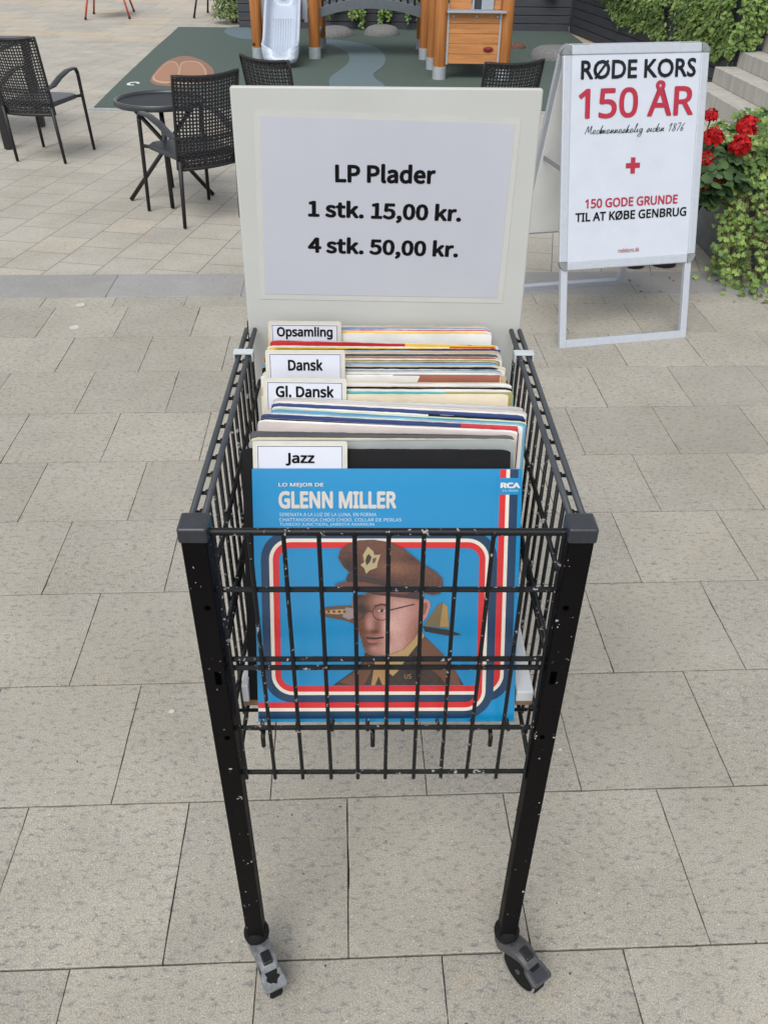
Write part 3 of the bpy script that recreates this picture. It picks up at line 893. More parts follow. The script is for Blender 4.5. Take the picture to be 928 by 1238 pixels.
# ------------------------------------------------------------------ cafe chairs and tables
def make_chair():
    """black wicker armchair; back legs at y=0, seat towards +y"""
    t = thing('wicker_armchair', '', 'chair', (0, 0, 0), 'black wicker armchairs of the cafe')
    W = 0.158
    # curved back panel, woven
    m = MB()
    def bp(u, v):       # u -1..1 across, v 0..1 up
        z = 0.285 + 0.415 * v
        y = 0.0 - 0.085 * v - 0.0 + 0.028 * (u * u) - 0.028
        x = u * (W + 0.012 * v)
        zz = z + 0.012 * u * u * v
        return Vector((x, y, zz))
    nv, nu = 20, 26
    for i in range(nv + 1):
        u = -1 + 2 * i / nv
        pts = []
        for k in range(nu * 2 + 1):
            v = k / (nu * 2)
            p = bp(u, v); p.y += 0.0022 * math.cos(PI * k + PI * i)
            pts.append(p)
        wv = 0.0042 + 0.0012 * abs(mnoise.noise(Vector((i * 1.3, 0, 0))))
        for k in range(nu * 2):
            a, b = pts[k], pts[k + 1]
            dx = Vector((wv, 0, 0)); dy = Vector((0, 0.0012, 0))
            m.add([a - dx - dy, a + dx - dy, b + dx - dy, b - dx - dy, a - dx + dy, a + dx + dy, b + dx + dy, b - dx + dy], [(0, 1, 2, 3), (7, 6, 5, 4), (0, 3, 7, 4), (1, 5, 6, 2)])
    for j in range(nu + 1):
        v = j / nu
        dens = 1.7 if (v < 0.12 or 0.30 < v < 0.36 or v > 0.94) else 1.0
        hw = (0.0036 + 0.0012 * abs(mnoise.noise(Vector((0, j * 1.7, 4))))) * dens
        pts = [bp(-1 + 2 * k / 24, v) for k in range(25)]
        for k in range(24):
            a, b = pts[k].copy(), pts[k + 1].copy()
            a.y -= 0.0022 * math.cos(PI * j + PI * k); b.y -= 0.0022 * math.cos(PI * j + PI * (k + 1))
            dz = Vector((0, 0, hw)); dy = Vector((0, 0.0012, 0))
            m.add([a - dz - dy, b - dz - dy, b + dz - dy, a + dz - dy, a - dz + dy, b - dz + dy, b + dz + dy, a + dz + dy], [(0, 1, 2, 3), (7, 6, 5, 4), (3, 2, 6, 7), (0, 4, 5, 1)])
    m.build('woven_back', M['wicker'], t)
    m = MB()
    rim = [bp(-1, k / 10) for k in range(11)] + [bp(-1 + 2 * k / 16, 1) for k in range(1, 17)] + [bp(1, 1 - k / 10) for k in range(1, 11)]
    m.tube(rim, 0.0085, 8)
    m.tube([bp(-1 + 2 * k / 12, 0) for k in range(13)], 0.01, 8)
    m.build('back_frame', M['wicker'], t, smooth=True)
    m = MB()
    seat = [(-W, 0.0), (W, 0.0), (W + 0.008, 0.30), (W * 0.8, 0.345), (-W * 0.8, 0.345), (-W - 0.008, 0.30)]
    m.prism(seat, 0.325, 0.352, lambda u, v, w: Vector((u, v, w)))
    m.build('seat', M['seatweave'], t, smooth='auto', bevel=0.008, seg=3)
    for s in (-1, 1):
        MB().tube([(s * W, -0.028, 0.33), (s * (W + 0.004), 0.0, 0.002)], [0.0115, 0.0095], 10).build('leg', M['wicker'], t, smooth=True)
        # front leg sweeps over into the arm rest
        pts = [(s * (W + 0.022), 0.385, 0.002), (s * (W + 0.018), 0.362, 0.34), (s * (W + 0.017), 0.355, 0.455)]
        for k in range(1, 8):
            a = PI / 2 * k / 7
            pts.append((s * (W + 0.017), 0.355 - 0.05 + 0.05 * math.cos(a), 0.455 + 0.045 * math.sin(a)))
        leg = MB().tube(pts[:4], [0.0095, 0.0105, 0.011, 0.011], 10).build('leg', M['wicker'], t, smooth=True)
        am = MB()
        path2 = [Vector(p) for p in pts[3:]] + [Vector((s * (W + 0.016), 0.22, 0.498)), Vector((s * (W + 0.012), 0.12, 0.475)), Vector((s * (W + 0.008), 0.03, 0.442)), Vector((s * (W + 0.002), -0.04, 0.437))]
        vs, fs = [], []
        for i, p in enumerate(path2):
            a_ = path2[max(i - 1, 0)]; b_ = path2[min(i + 1, len(path2) - 1)]
            tt = (b_ - a_).normalized(); xx = Vector((1, 0, 0)); nn = xx.cross(tt).normalized()
            hw = 0.011 + 0.008 * min(1, max(0, (i - 2) / 5))
            for du, dn in ((-1, -0.55), (1, -0.55), (1.0, 0.35), (0.5, 0.6), (-0.5, 0.6), (-1.0, 0.35)):
                vs.append(p + xx * du * hw + nn * dn * -0.011)
        q = 6
        for i in range(len(path2) - 1):
            for k in range(q):
                fs.append((i * q + k, i * q + (k + 1) % q, (i + 1) * q + (k + 1) % q, (i + 1) * q + k))
        fs.append(list(range(q))[::-1]); fs.append([(len(path2) - 1) * q + k for k in range(q)])
        am.add(vs, fs)
        am.build('armrest', M['seatweave'], t, smooth='auto')
        MB().tube([(s * (W + 0.018), 0.36, 0.335), (s * (W - 0.01), 0.29, 0.337)], 0.009, 8).build('seat_strut', M['wicker'], t, smooth=True)
    return t

chair = make_chair()
def put_chair(x, y, rz, label, first=[True]):
    if first[0]:
        first[0] = False
        chair.location = (x, y, 0); chair.rotation_euler = (0, 0, rz); chair['label'] = label
        return chair
    return copy_tree(chair, (x, y, 0), rz, label)
put_chair(-2.12, 5.015, -R(9.5), 'black wicker armchair at the left edge, seen from behind')
put_chair(-0.845, 3.80, R(37), 'black wicker armchair pulled up to the small round table')
put_chair(-0.52, 4.28, -R(38), 'black wicker armchair half hidden behind the price board, left of it')
put_chair(0.68, 4.25, R(22), 'black wicker armchair behind the price board next to the poster stand')

tb = thing('round_table', 'small round black bistro table with crossed tube legs', 'table', (-1.14, 4.25, 0))
T = Matrix.Translation((-1.14, 4.25, 0))
MB().lathe([(0.0, 0.495), (0.220, 0.495), (0.220, 0.503), (0.0, 0.504)], 48, T).build('tabletop', M['tabletop'], tb, smooth='auto')
m = MB(); N = 48
rp = [(0.219, 0.486), (0.236, 0.486), (0.239, 0.490), (0.239, 0.511), (0.236, 0.515), (0.230, 0.515), (0.224, 0.511), (0.221, 0.503)]
vs = [T @ Vector((r * math.cos(2 * PI * k / N), r * math.sin(2 * PI * k / N), z)) for r, z in rp for k in range(N)]
fs = [(i * N + k, i * N + (k + 1) % N, ((i + 1) % len(rp)) * N + (k + 1) % N, ((i + 1) % len(rp)) * N + k) for i in range(len(rp)) for k in range(N)]
m.add(vs, fs).build('rim', M['rimmetal'], tb, smooth='auto')
for a, b in (((-1.363, 4.196), (-0.96, 4.28)), ((-0.922, 4.305), (-1.30, 4.22)), ((-1.103, 4.046), (-1.103, 4.07)), ((-1.182, 4.455), (-1.182, 4.42))):
    MB().tube([(a[0], a[1], 0.003), (b[0], b[1], 0.49)], 0.0115, 10).build('leg', M['black_metal'], tb, smooth=True)
m = MB(); m.tube([(-1.103, 4.07, 0.485), (-1.182, 4.42, 0.485)], 0.009, 8); m.tube([(-0.96, 4.28, 0.487), (-1.30, 4.22, 0.487)], 0.009, 8)
m.build('crossbar', M['black_metal'], tb, smooth=True)

t2 = thing('square_table', 'black square table cut by the left edge, only a leg showing', 'table', (-2.8, 5.7, 0))
MB().box((-3.2, 5.33, 0.555), (-2.415, 6.1, 0.58)).build('tabletop', M['black_metal'], t2, bevel=0.004)
for x, y in ((-2.448, 5.37), (-3.16, 5.37), (-2.448, 6.06), (-3.16, 6.06)):
    MB().box((x - 0.024, y - 0.024, 0.002), (x + 0.024, y + 0.024, 0.555)).build('leg', M['black_metal'], t2, bevel=0.003)

def splay_chair(name, label, feet, m_, cloth=False):
    cx = sum(f[0] for f in feet) / 4; cy = sum(f[1] for f in feet) / 4
    t = thing(name, label, 'chair', (cx, cy, 0))
    top = [(cx + (x - cx) * 0.72, cy + (y - cy) * 0.72) for x, y in feet]
    for (x, y), (tx, ty) in zip(feet, top):
        lg = MB().tube([(x, y, 0.02), (tx, ty, 0.36)], 0.014, 8).build('leg', m_, t, smooth=True)
        MB().lathe([(0.018, 0.0), (0.018, 0.028), (0.014, 0.03)], 10, Matrix.Translation((x, y, 0.0))).build('foot', M['black_metal'], lg)
    o = sorted(top, key=lambda p: math.atan2(p[1] - cy, p[0] - cx))
    MB().prism([(cx + (x - cx) * 1.1, cy + (y - cy) * 1.1) for x, y in o], 0.35, 0.375, FZ(0)).build('seat', m_, t, bevel=0.006)
    a, b = sorted(top, key=lambda p: -p[1])[:2]
    mb = MB()
    for p in (a, b): mb.tube([(p[0], p[1], 0.37), (p[0], p[1] + 0.06, 0.72)], 0.012, 8)
    build_each(mb, 'back_post', m_, t, smooth=True)
    mb = MB(); mb.prism([(0, 0.5), ((Vector(b) - Vector(a)).length, 0.5), ((Vector(b) - Vector(a)).length, 0.7), (0, 0.7)], 0, 0.02, frame((a[0], a[1] + 0.04, 0), (b[0] - a[0], b[1] - a[1], 0), (0, 0, 1)))
    mb.build('backrest', m_, t, bevel=0.005)
    return t
splay_chair('metal_chair', 'red metal chair far back at the top left, legs showing', [(-3.964, 12.771), (-4.043, 13.495), (-3.396, 12.92), (-3.55, 13.85)], M['red_metal'])
splay_chair('metal_chair', 'black metal chair far back near the bush, legs showing', [(-2.53, 13.096), (-2.45, 13.8), (-1.998, 13.039), (-2.02, 13.75)], M['black_metal'])

# ------------------------------------------------------------------ poster stand
EU = Vector((0.9799, 0.1995, 0)); NB = Vector((-0.1995, 0.9799, 0))
FM = Vector((0.949, 2.3485, 0)); DEP = 0.2898; HT = 0.985
SLEN = 1.0267
sg = thing('poster_stand', 'white pavement poster stand in a silver folding frame', 'sign', tuple(FM + NB * DEP))
def stand_leaf(front):
    sgn = 1 if front else -1
    base = FM if front else FM + NB * (2 * DEP)
    apex = FM + NB * DEP + Vector((0, 0, HT))
    off = NB * (-0.012 * sgn)
    ev = (apex - base).normalized()
    eu = EU if front else -EU
    F = frame(base + off, eu, ev)
    W = 0.262
    lf = MB()
    # U shaped foot: two legs and a bottom bar
    for s in (-1, 1):
        x0, x1 = (s * W, s * (W - 0.026))
        lf.prism([(min(x0, x1), 0), (max(x0, x1), 0), (max(x0, x1), 0.30), (min(x0, x1), 0.30)], -0.022, -0.002, F)
    lf.prism([(-W + 0.026, 0.0), (W - 0.026, 0.0), (W - 0.026, 0.03), (-W + 0.026, 0.03)], -0.022, -0.002, F)
    lf.build('foot_frame', M['alu'], sg, bevel=0.002)
    pan = MB().prism([(-W + 0.01, 0.295), (W - 0.01, 0.295), (W - 0.01, 1.0), (-W + 0.01, 1.0)], -0.016, -0.004, F).build('panel', M['backpanel'], sg)
    fr = MB()
    b = 0.031; z0, z1 = 0.284, 1.022; Wp = 0.272
    def bar(u0, v0, u1, v1):
        fr.prism([(u0, v0), (u1, v0), (u1, v1), (u0, v1)], -0.012, 0.0045, F)
    c = 0.03
    bar(-Wp, z0 + c, -Wp + b, z1 - c); bar(Wp - b, z0 + c, Wp, z1 - c)
    bar(-Wp + c, z0, Wp - c, z0 + b); bar(-Wp + c, z1 - b, Wp - c, z1)
    fr.build('frame', M['alu'], sg, bevel=0.004, seg=3)
    cm = MB()
    for sx in (-1, 1):
        for v0, sv in ((z0, 1), (z1, -1)):
            pts = [(sx * (Wp - c), v0)]
            rr = 0.03
            for k in range(7):
                a = PI / 2 * k / 6
                pts.append((sx * (Wp - rr + rr * math.sin(a)), v0 + sv * (rr - rr * math.cos(a))))
            pts.append((sx * Wp, v0 + sv * c)); pts += [(sx * (Wp - b), v0 + sv * c), (sx * (Wp - b), v0 + sv * b), (sx * (Wp - c), v0 + sv * b)]
            # remove near-duplicates
            q = []
            for p in pts:
                if not q or (abs(p[0] - q[-1][0]) + abs(p[1] - q[-1][1])) > 1e-4: q.append(p)
            if sx * sv < 0: q = q[::-1]
            cm.prism(q, -0.013, 0.006, F)
    build_each(cm, 'frame_corner', M['corner'], sg, bevel=0.001, seg=1)
    return F
FF = stand_leaf(True)
FB = stand_leaf(False)
# the poster, slightly rumpled
m = MB(); nx, ny = 30, 44
vs = []
for j in range(ny + 1):
    for i in range(nx + 1):
        u = -0.243 + 0.486 * i / nx; v = 0.311 + 0.684 * j / ny
        w = 0.0012 + 0.0008 * mnoise.noise(Vector((u * 13, v * 16, 1))) 
        vs.append(FF(u, v, w - 0.0005))
m.add(vs, [(j * (nx + 1) + i, j * (nx + 1) + i + 1, (j + 1) * (nx + 1) + i + 1, (j + 1) * (nx + 1) + i) for j in range(ny) for i in range(nx)])
po = m.build('poster', M['poster'], sg, smooth=True)
LFT = 0.0026
lettering('lettering', 'RØDE KORS', FF, -0.2065, 0.915, 0.431, 0.060, M['greyink'], po, 0.024, font='builtin', lift=LFT)
lettering('lettering', '150 ÅR', FF, -0.2125, 0.791, 0.436, 0.116, M['redink'], po, 0.019, lift=LFT)
# handwritten line, one pen stroke per letter
PEN = {'M': [(0,0),(.16,.95),(.3,.2),(.52,1),(.56,.1),(.7,.12)], 'e': [(0,.12),(.28,.28),(.24,.46),(.08,.4),(.06,.1),(.2,0),(.4,.14)], 'd': [(.3,.4),(.1,.42),(.03,.12),(.18,0),(.34,.3),(.5,1),(.38,.1),(.52,.06)],
       'm': [(0,.05),(.1,.46),(.08,0),(.26,.46),(.26,0),(.44,.46),(.44,.06),(.58,.1)], 'n': [(0,.05),(.1,.46),(.08,0),(.28,.46),(.28,.06),(.42,.1)], 's': [(0,.08),(.18,.46),(.24,.2),(.14,0),(0,.06),(.3,.1)],
       'k': [(0,0),(.2,1),(.08,0),(.3,.42),(.16,.24),(.36,.02),(.44,.1)], 'l': [(0,.08),(.24,.95),(.14,.98),(.1,.1),(.26,.08)], 'i': [(0,.08),(.12,.44),(.1,.06),(.26,.1)],
       'g': [(.3,.42),(.1,.44),(.04,.14),(.18,.06),(.34,.42),(.28,-.4),(.06,-.46),(.02,-.3),(.4,.1)], '1': [(0,.6),(.22,.95),(.12,0)], '8': [(.3,.8),(.12,.9),(.1,.6),(.3,.3),(.2,0),(.04,.14),(.32,.74)], '7': [(.02,.9),(.34,.92),(.12,0)], '6': [(.32,.92),(.08,.4),(.1,.02),(.28,.1),(.24,.36),(.08,.24)]}
ADV = {'M': .74, 'm': .6, 'i': .28, 'l': .28, 's': .34, '1': .42, '7': .44, '8': .42}
pen = MB(); x = 0.0; strokes = []
for chx in 'Medmenneskelig siden 1876':
    if chx == ' ': x += 0.42; continue
    strokes.append([(x + u + v * 0.22, v) for u, v in PEN[chx]]); x += ADV.get(chx, 0.43)
sc_x = 0.378 / x
for si, st_ in enumerate(strokes):
    pp_ = [Vector(p) for p in st_]
    fine = []
    for i in range(len(pp_) - 1):           # smooth the corners of the stroke
        p0, p1, p2, p3 = pp_[max(i - 1, 0)], pp_[i], pp_[i + 1], pp_[min(i + 2, len(pp_) - 1)]
        for k in range(5):
            t_ = k / 5
            fine.append(0.5 * ((2 * p1) + (p2 - p0) * t_ + (2 * p0 - 5 * p1 + 4 * p2 - p3) * t_ ** 2 + (3 * p1 - p0 - 3 * p2 + p3) * t_ ** 3))
    fine.append(pp_[-1])
    q_ = [Vector((-0.186 + p.x * sc_x, 0.7425 + p.y * 0.027)) for p in fine]
    L_, R_ = [], []
    for i, p in enumerate(q_):
        d = (q_[min(i + 1, len(q_) - 1)] - q_[max(i - 1, 0)]); d.normalize()
        wv = 0.00062 + 0.0005 * abs(d.y)
        L_.append(p + Vector((-d.y, d.x)) * wv); R_.append(p - Vector((-d.y, d.x)) * wv)
    z = LFT + 0.00002 * si
    n = len(q_)
    pen.add([FF(p.x, p.y, z) for p in L_] + [FF(p.x, p.y, z) for p in R_], [(n + i, n + i + 1, i + 1, i) for i in range(n - 1)])
pen.build('handwriting', M['greyink'], po)
lettering('lettering', '150 GODE GRUNDE', FF, -0.177, 0.4965, 0.363, 0.032, M['redink'], po, 0.024, lift=LFT)
lettering('lettering', 'TIL AT KØBE GENBRUG', FF, -0.2137, 0.451, 0.438, 0.033, M['ink'], po, 0.024, lift=LFT)
lettering('lettering', 'rodekors.dk', FF, -0.041, 0.336, 0.084, 0.015, M['redink'], po, 0.006, lift=LFT)
a, b = 0.0085, 0.027
MB().prism([(-a, -b), (a, -b), (a, -a), (b, -a), (b, a), (a, a), (a, b), (-a, b), (-a, a), (-b, a), (-b, -a), (-a, -a)], LFT - 0.001, LFT, lambda u, v, w: FF(0.002 + u, 0.634 + v, w)).build('red_cross', M['redink'], po)
ap = FM + NB * DEP + Vector((0, 0, HT))
m = MB()
for s in (-1, 1):
    m.tube([ap + EU * s * 0.2 - EU * 0.03 + Vector((0, 0, -0.012)), ap + EU * s * 0.2 + EU * 0.03 + Vector((0, 0, -0.012))], 0.008, 10)
build_each(m, 'hinge', M['corner'], sg, smooth=True)
m = MB()
for s in (-1, 1):
    a = FM.lerp(ap, 0.6) + EU * s * 0.245 + NB * 0.004; b = (FM + NB * 2 * DEP).lerp(ap, 0.6) + EU * s * 0.245 - NB * 0.004
    m.prism([(0, -0.008), ((b - a).length, -0.008), ((b - a).length, 0.008), (0, 0.008)], -0.001, 0.001, frame(a, b - a, (0, 0, 1)))
build_each(m, 'stay_bar', M['corner'], sg)

# ------------------------------------------------------------------ pots, geraniums, ivy planter
def tapered_pot(name, label, x, y, r0, r1, h):
    t = thing(name, label, 'plant pot', (x, y, 0), 'black tapered plant pots')
    X = Matrix.Translation((x, y, 0.001))
    MB().lathe([(r0, 0), (r1, h - 0.03), (r1 + 0.008, h - 0.028), (r1 + 0.008, h), (r1 - 0.008, h), (r1 - 0.02, h - 0.03), (0.0, h - 0.03)], 28, X).build('pot_body', M['pot'], t, smooth='auto')
    MB().lathe([(r1 - 0.022, h - 0.03), (r1 - 0.03, h - 0.022), (0.0, h - 0.018)], 20, X).build('soil', M['soil'], t)
    return t
tapered_pot('plant_pot', 'black tapered pot under the red geraniums beside the poster stand', 1.35, 3.22, 0.058, 0.112, 0.31)
tapered_pot('plant_pot', 'smaller black pot mostly hidden behind the poster stand', 1.205, 3.2, 0.05, 0.09, 0.26)

def flower_head(parent, p, r, m_, seed, n=150):
    rr = random.Random(seed); mb = MB()
    for i in range(n):
        z = rr.uniform(-0.55, 1); a = rr.uniform(0, 2 * PI); s_ = math.sqrt(1 - z * z)
        d = Vector((s_ * math.cos(a), s_ * math.sin(a), z))
        k = r * rr.uniform(0.72, 1.05)
        leaf(mb, Vector(p) + d * k + Vector((0, 0, 0)), r * rr.uniform(0.3, 0.5), d + Vector((rr.gauss(0, .35), rr.gauss(0, .35), rr.gauss(0, .35))), min(1, max(0, rr.gauss(0.6, 0.28))), ROUND, 0.1, r=rr)
    mb.lathe([(r * 0.2, -r * .6), (r * 0.66, -r * 0.1), (r * 0.6, r * 0.4), (r * 0.1, r * 0.62)], 10, Matrix.Translation(p))
    return mb.build('flower_head', m_, parent)
ge = thing('geranium', 'red flowering geranium beside the poster stand', 'plant', (1.45, 3.2, 0.29))
heads = [((1.398, 3.15, 0.655), 0.04, 'petal'), ((1.410, 3.10, 0.580), 0.056, 'petal'), ((1.559, 3.15, 0.611), 0.058, 'petal'), ((1.521, 3.08, 0.552), 0.062, 'petal'), ((1.395, 3.1, 0.485), 0.056, 'petal'), ((1.392, 3.08, 0.405), 0.058, 'petal'), ((1.452, 3.07, 0.42), 0.045, 'wilted')]
for k, (p, r, mm) in enumerate(heads):
    flower_head(ge, p, r * 0.74, M[mm], 50 + k, 150 if mm == 'petal' else 90)
m = MB(); rb = random.Random(5)
for k, (p, r, mm) in enumerate(heads):
    c = Vector((1.40 + (p[0] - 1.4) * 0.3, 3.22, 0.3)); e = Vector(p)
    mid = c.lerp(e, 0.5) + Vector((0.01, 0.03, 0.02))
    m.tube([c, mid, e - Vector((0, 0, r * 0.5))], 0.004, 6)
m.build('flower_stem', M['greenstem'], ge, smooth=True)
m = MB()
for i in range(620):
    a = rb.uniform(0, 2 * PI); z = rb.random()
    rr = (0.08 + 0.13 * math.sin(PI * min(1, z * 0.85 + 0.1))) * math.sqrt(rb.uniform(0.25, 1))
    x = 1.42 + 0.035 * z + rr * math.cos(a); y = 3.2 + rr * math.sin(a)
    leaf(m, (x, y, 0.31 + z * 0.2 + 0.02 * rb.random()), rb.uniform(0.035, 0.06), (0.5 * math.cos(a) + rb.gauss(0, .3), 0.5 * math.sin(a) + rb.gauss(0, .3), 0.9), min(1, max(0, rb.gauss(0.45, 0.25))), ROUND, 0.2, r=rb)
m.build('foliage', M['geranium'], ge)

pl = thing('planter_box', 'dark grey planter box with ivy spilling over its side', 'planter', (1.95, 3.45, 0))
m = MB()
m.box((1.60, 3.16, 0.001), (2.4, 3.78, 0.36))
m.build('box_body', M['box'], pl, bevel=0.006)
MB().box((1.63, 3.19, 0.361), (2.37, 3.75, 0.372)).build('soil', M['soil'], pl)
iv = thing('ivy_plant', 'light green ivy spilling from the grey planter down to the paving', 'plant', (1.8, 3.2, 0.37))
m = MB(); rb = random.Random(21)
tend = MB()
NT = 95
for i in range(NT):
    x0 = rb.uniform(1.64, 2.35) if i > 16 else rb.uniform(1.54, 1.7)
    top = Vector((x0, 3.26 + rb.uniform(-0.08, 0.3), 0.40 + rb.uniform(0, 0.1)))
    reach = rb.uniform(0.1, 0.42)
    xl = rb.gauss(-0.02, 0.07)
    zend = max(0.012, rb.uniform(-0.25, 0.22))
    if x0 < 1.62:
        reach = rb.uniform(0.06, 0.25); xl = rb.uniform(-0.13, 0.03)
    pts = []
    for k in range(15):
        s_ = k / 14
        y = top.y - (top.y - 3.13) * min(1, s_ * 3) - reach * max(0, s_ - 0.2) * 1.1
        z = top.z + 0.06 * math.sin(PI * min(1, s_ * 2.2)) - (top.z - zend) * (max(0, s_ - 0.18) / 0.82) ** 1.05
        pts.append(Vector((x0 + xl * s_ + 0.012 * math.sin(k * 1.3 + i), y, max(0.012, z))))
    tend.tube(pts, 0.0016, 5)
    lv = rb.uniform(0.25, 0.95)
    for k in range(2, 15):
        for q in range(rb.choice([1, 2, 2, 3])):
            p = pts[k] + Vector((rb.gauss(0, 0.014), rb.gauss(0, 0.014), rb.gauss(0, 0.012)))
            p.z = max(0.008, p.z)
            leaf(m, p, rb.uniform(0.018, 0.036), (rb.gauss(-0.1, .45), -0.75 + rb.gauss(0, .35), 0.75 + rb.gauss(0, .35)), min(1, max(0, rb.gauss(lv, 0.18))), IVY, 0.2, r=rb)
for i in range(1500):      # cushion on top
    x = rb.uniform(1.57, 2.35); y = rb.uniform(3.08, 3.7)
    z = 0.40 + 0.2 * rb.random() * min(1, (x - 1.42) * 3)
    leaf(m, (x, y, z), rb.uniform(0.03, 0.05), (rb.gauss(-0.1, .4), -0.5 + rb.gauss(0, .4), 0.9), min(1, max(0, rb.gauss(0.3, 0.22))), IVY, 0.2, r=rb)
m.build('foliage', M['ivylight'], iv)
tend.build('vine_stem', M['stem'], iv)
lit = MB(); rb = random.Random(9)
for i in range(26):
    x = rb.uniform(1.12, 1.7); y = rb.uniform(2.72, 3.08)
    leaf(lit, (x, y, 0.006), rb.uniform(0.008, 0.016), (rb.gauss(0, .2), rb.gauss(0, .2), 1), rb.random(), SIMPLE, 0.1, r=rb)
tag(lit.build('fallen_petals', M['wilted']), 'scatter of dry dark petals on the paving under the pots', 'fallen petals', kind='stuff')

# ------------------------------------------------------------------ the record cart
W2 = 0.2082
ct = thing('record_cart', 'black wire record cart on four square legs with casters', 'cart', (0, 0.26, 0))
LEGS = [(-W2 + 0.0149, 0.0149, 0), (W2 - 0.0149, 0.0149, 1), (-W2 + 0.0169, 0.545, 2), (W2 - 0.0169, 0.545, 3)]
CAST = [(0.44, -0.9), (0.58, -0.81), (-0.4, 0.9), (0.3, 0.95)]
for lx, ly, k in LEGS:
    h = 0.0129
    ztop = 0.858 if k < 2 else 0.858
    lg = MB().box((lx - h, ly - h, 0.083), (lx + h, ly + h, ztop)).build('leg', M['paint'], ct, bevel=0.002, seg=2)
    if k < 2: MB().box((lx - 0.0149, ly - 0.0149, ztop - 0.006), (lx + 0.0149, ly + 0.0149, 0.8705)).build('leg_cap', M['cap'], lg, bevel=0.0028, seg=3)
    if k < 2:
        hm = MB()
        dx = 0.004 if k == 0 else -0.004
        hm.prism([(lx + dx - 0.0035, 0.648), (lx + dx + 0.0035, 0.648), (lx + dx + 0.0035, 0.668), (lx + dx - 0.0035, 0.668)], 0, 0.0004, lambda u, v, w: Vector((u, ly - h - w, v)))
        for z in (0.765, 0.555):
            hm.lathe([(0.0034, 0), (0.0034, 0.0004)], 12, Matrix.Translation((lx + dx, ly - h, z)) @ Matrix.Rotation(PI / 2, 4, 'X'))
        build_each(hm, 'bolt_hole_shade', M['dark'], lg)  # thin raised plates, their dark colour stands in for shaded holes
    # caster
    d = Vector((*CAST[k], 0)).normalized(); s_ = Vector((-d.y, d.x, 0)); upv = Vector((0, 0, 1))
    cm = M['caster'] if k == 0 else M['caster_dark']
    X = Matrix.Translation((lx, ly, 0))
    B = Matrix((d, s_, upv)).transposed().to_4x4(); B.translation = Vector((lx, ly, 0))
    ca = MB().lathe([(0.012, 0.07), (0.0185, 0.072), (0.0195, 0.078), (0.0195, 0.084), (0.017, 0.088), (0.015, 0.093), (0.0135, 0.094)], 24, X).build('caster', M['tyre'], ct, smooth='auto')
    # fork: hood over the wheel
    # arched hood over the wheel, joined to the swivel boss
    fk = MB(); nseg = 16; vs, fs = [], []
    WC = (0.036, 0.0375)
    sec = [(-0.0150, 0.024), (-0.0158, 0.034), (-0.0150, 0.0405), (-0.0110, 0.0435), (0.0110, 0.0435), (0.0150, 0.0405), (0.0158, 0.034), (0.0150, 0.024), (0.0128, 0.024), (0.0128, 0.0385), (-0.0128, 0.0385), (-0.0128, 0.024)]
    for i in range(nseg + 1):
        an = R(166) - R(112) * i / nseg
        f = i / nseg
        for u, rr in sec:
            if rr < 0.03: rr = 0.024 + 0.010 * abs(2 * f - 0.75) ** 1.5
            wd_ = 1.0 if f < 0.7 else 1.0 - 0.18 * (f - 0.7) / 0.3
            vs.append(B @ Vector((WC[0] + rr * math.cos(an), u * wd_, WC[1] + rr * math.sin(an))))
    n = len(sec)
    for i in range(nseg):
        for q in range(n):
            fs.append((i * n + q, i * n + (q + 1) % n, (i + 1) * n + (q + 1) % n, (i + 1) * n + q))
    fs.append(list(range(n))[::-1]); fs.append([nseg * n + q for q in range(n)])
    fk.add(vs, fs)
    fk.lathe([(0.010, 0.050), (0.0165, 0.053), (0.0175, 0.068), (0.0165, 0.0735), (0.010, 0.074)], 20, X)
    fk.build('fork', cm, ca, smooth='auto')
    MB().lathe([(0.0, -0.0135), (0.0045, -0.0135), (0.0045, 0.0135), (0.0, 0.0135)], 12, B @ Matrix.Translation((0.0435, 0, WC[1])) @ Matrix.Rotation(PI / 2, 4, 'X')).build('axle_bolt', M['caster_dark'], ca, smooth='auto')
    WX = B @ Matrix.Translation((0.0435, 0, 0.0375)) @ Matrix.Rotation(PI / 2, 4, 'X')
    MB().lathe([(0.006, -0.011), (0.028, -0.0105), (0.0345, -0.0105), (0.0375, -0.007), (0.0375, 0.007), (0.0345, 0.0105), (0.028, 0.0105), (0.006, 0.011)], 32, WX).build('wheel', M['tyre'], ca, smooth='auto')
    rm = MB()
    for sgn in (-1, 1):
        rp = [(0.0318, 0.0100), (0.0345, 0.0096), (0.035, 0.0112), (0.0316, 0.0118)]
        N = 32
        vs = [WX @ Vector((r * math.cos(2 * PI * q / N), r * math.sin(2 * PI * q / N), sgn * z)) for r, z in rp for q in range(N)]
        rm.add(vs, [(i * N + q, i * N + (q + 1) % N, ((i + 1) % 4) * N + (q + 1) % N, ((i + 1) % 4) * N + q) for i in range(4) for q in range(N)])
    rm.build('wheel_rim', M['rim'], ca, smooth='auto')
    # brake pedal with a dark pad
    PX = B @ Matrix.Translation((0.056, 0, 0.0665)) @ Matrix.Rotation(R(17), 4, 'Y')
    pe = MB()
    pe.prism([(-0.004, -0.0105), (0.004, -0.0165), (0.026, -0.0185), (0.0295, -0.015), (0.0295, 0.015), (0.026, 0.0185), (0.004, 0.0165), (-0.004, 0.0105)], -0.006, 0.003, lambda u, v, w: PX @ Vector((u, v, w)))
    pe.build('brake_pedal', cm, ca, smooth='auto', bevel=0.0022, seg=3)
    pd = MB()
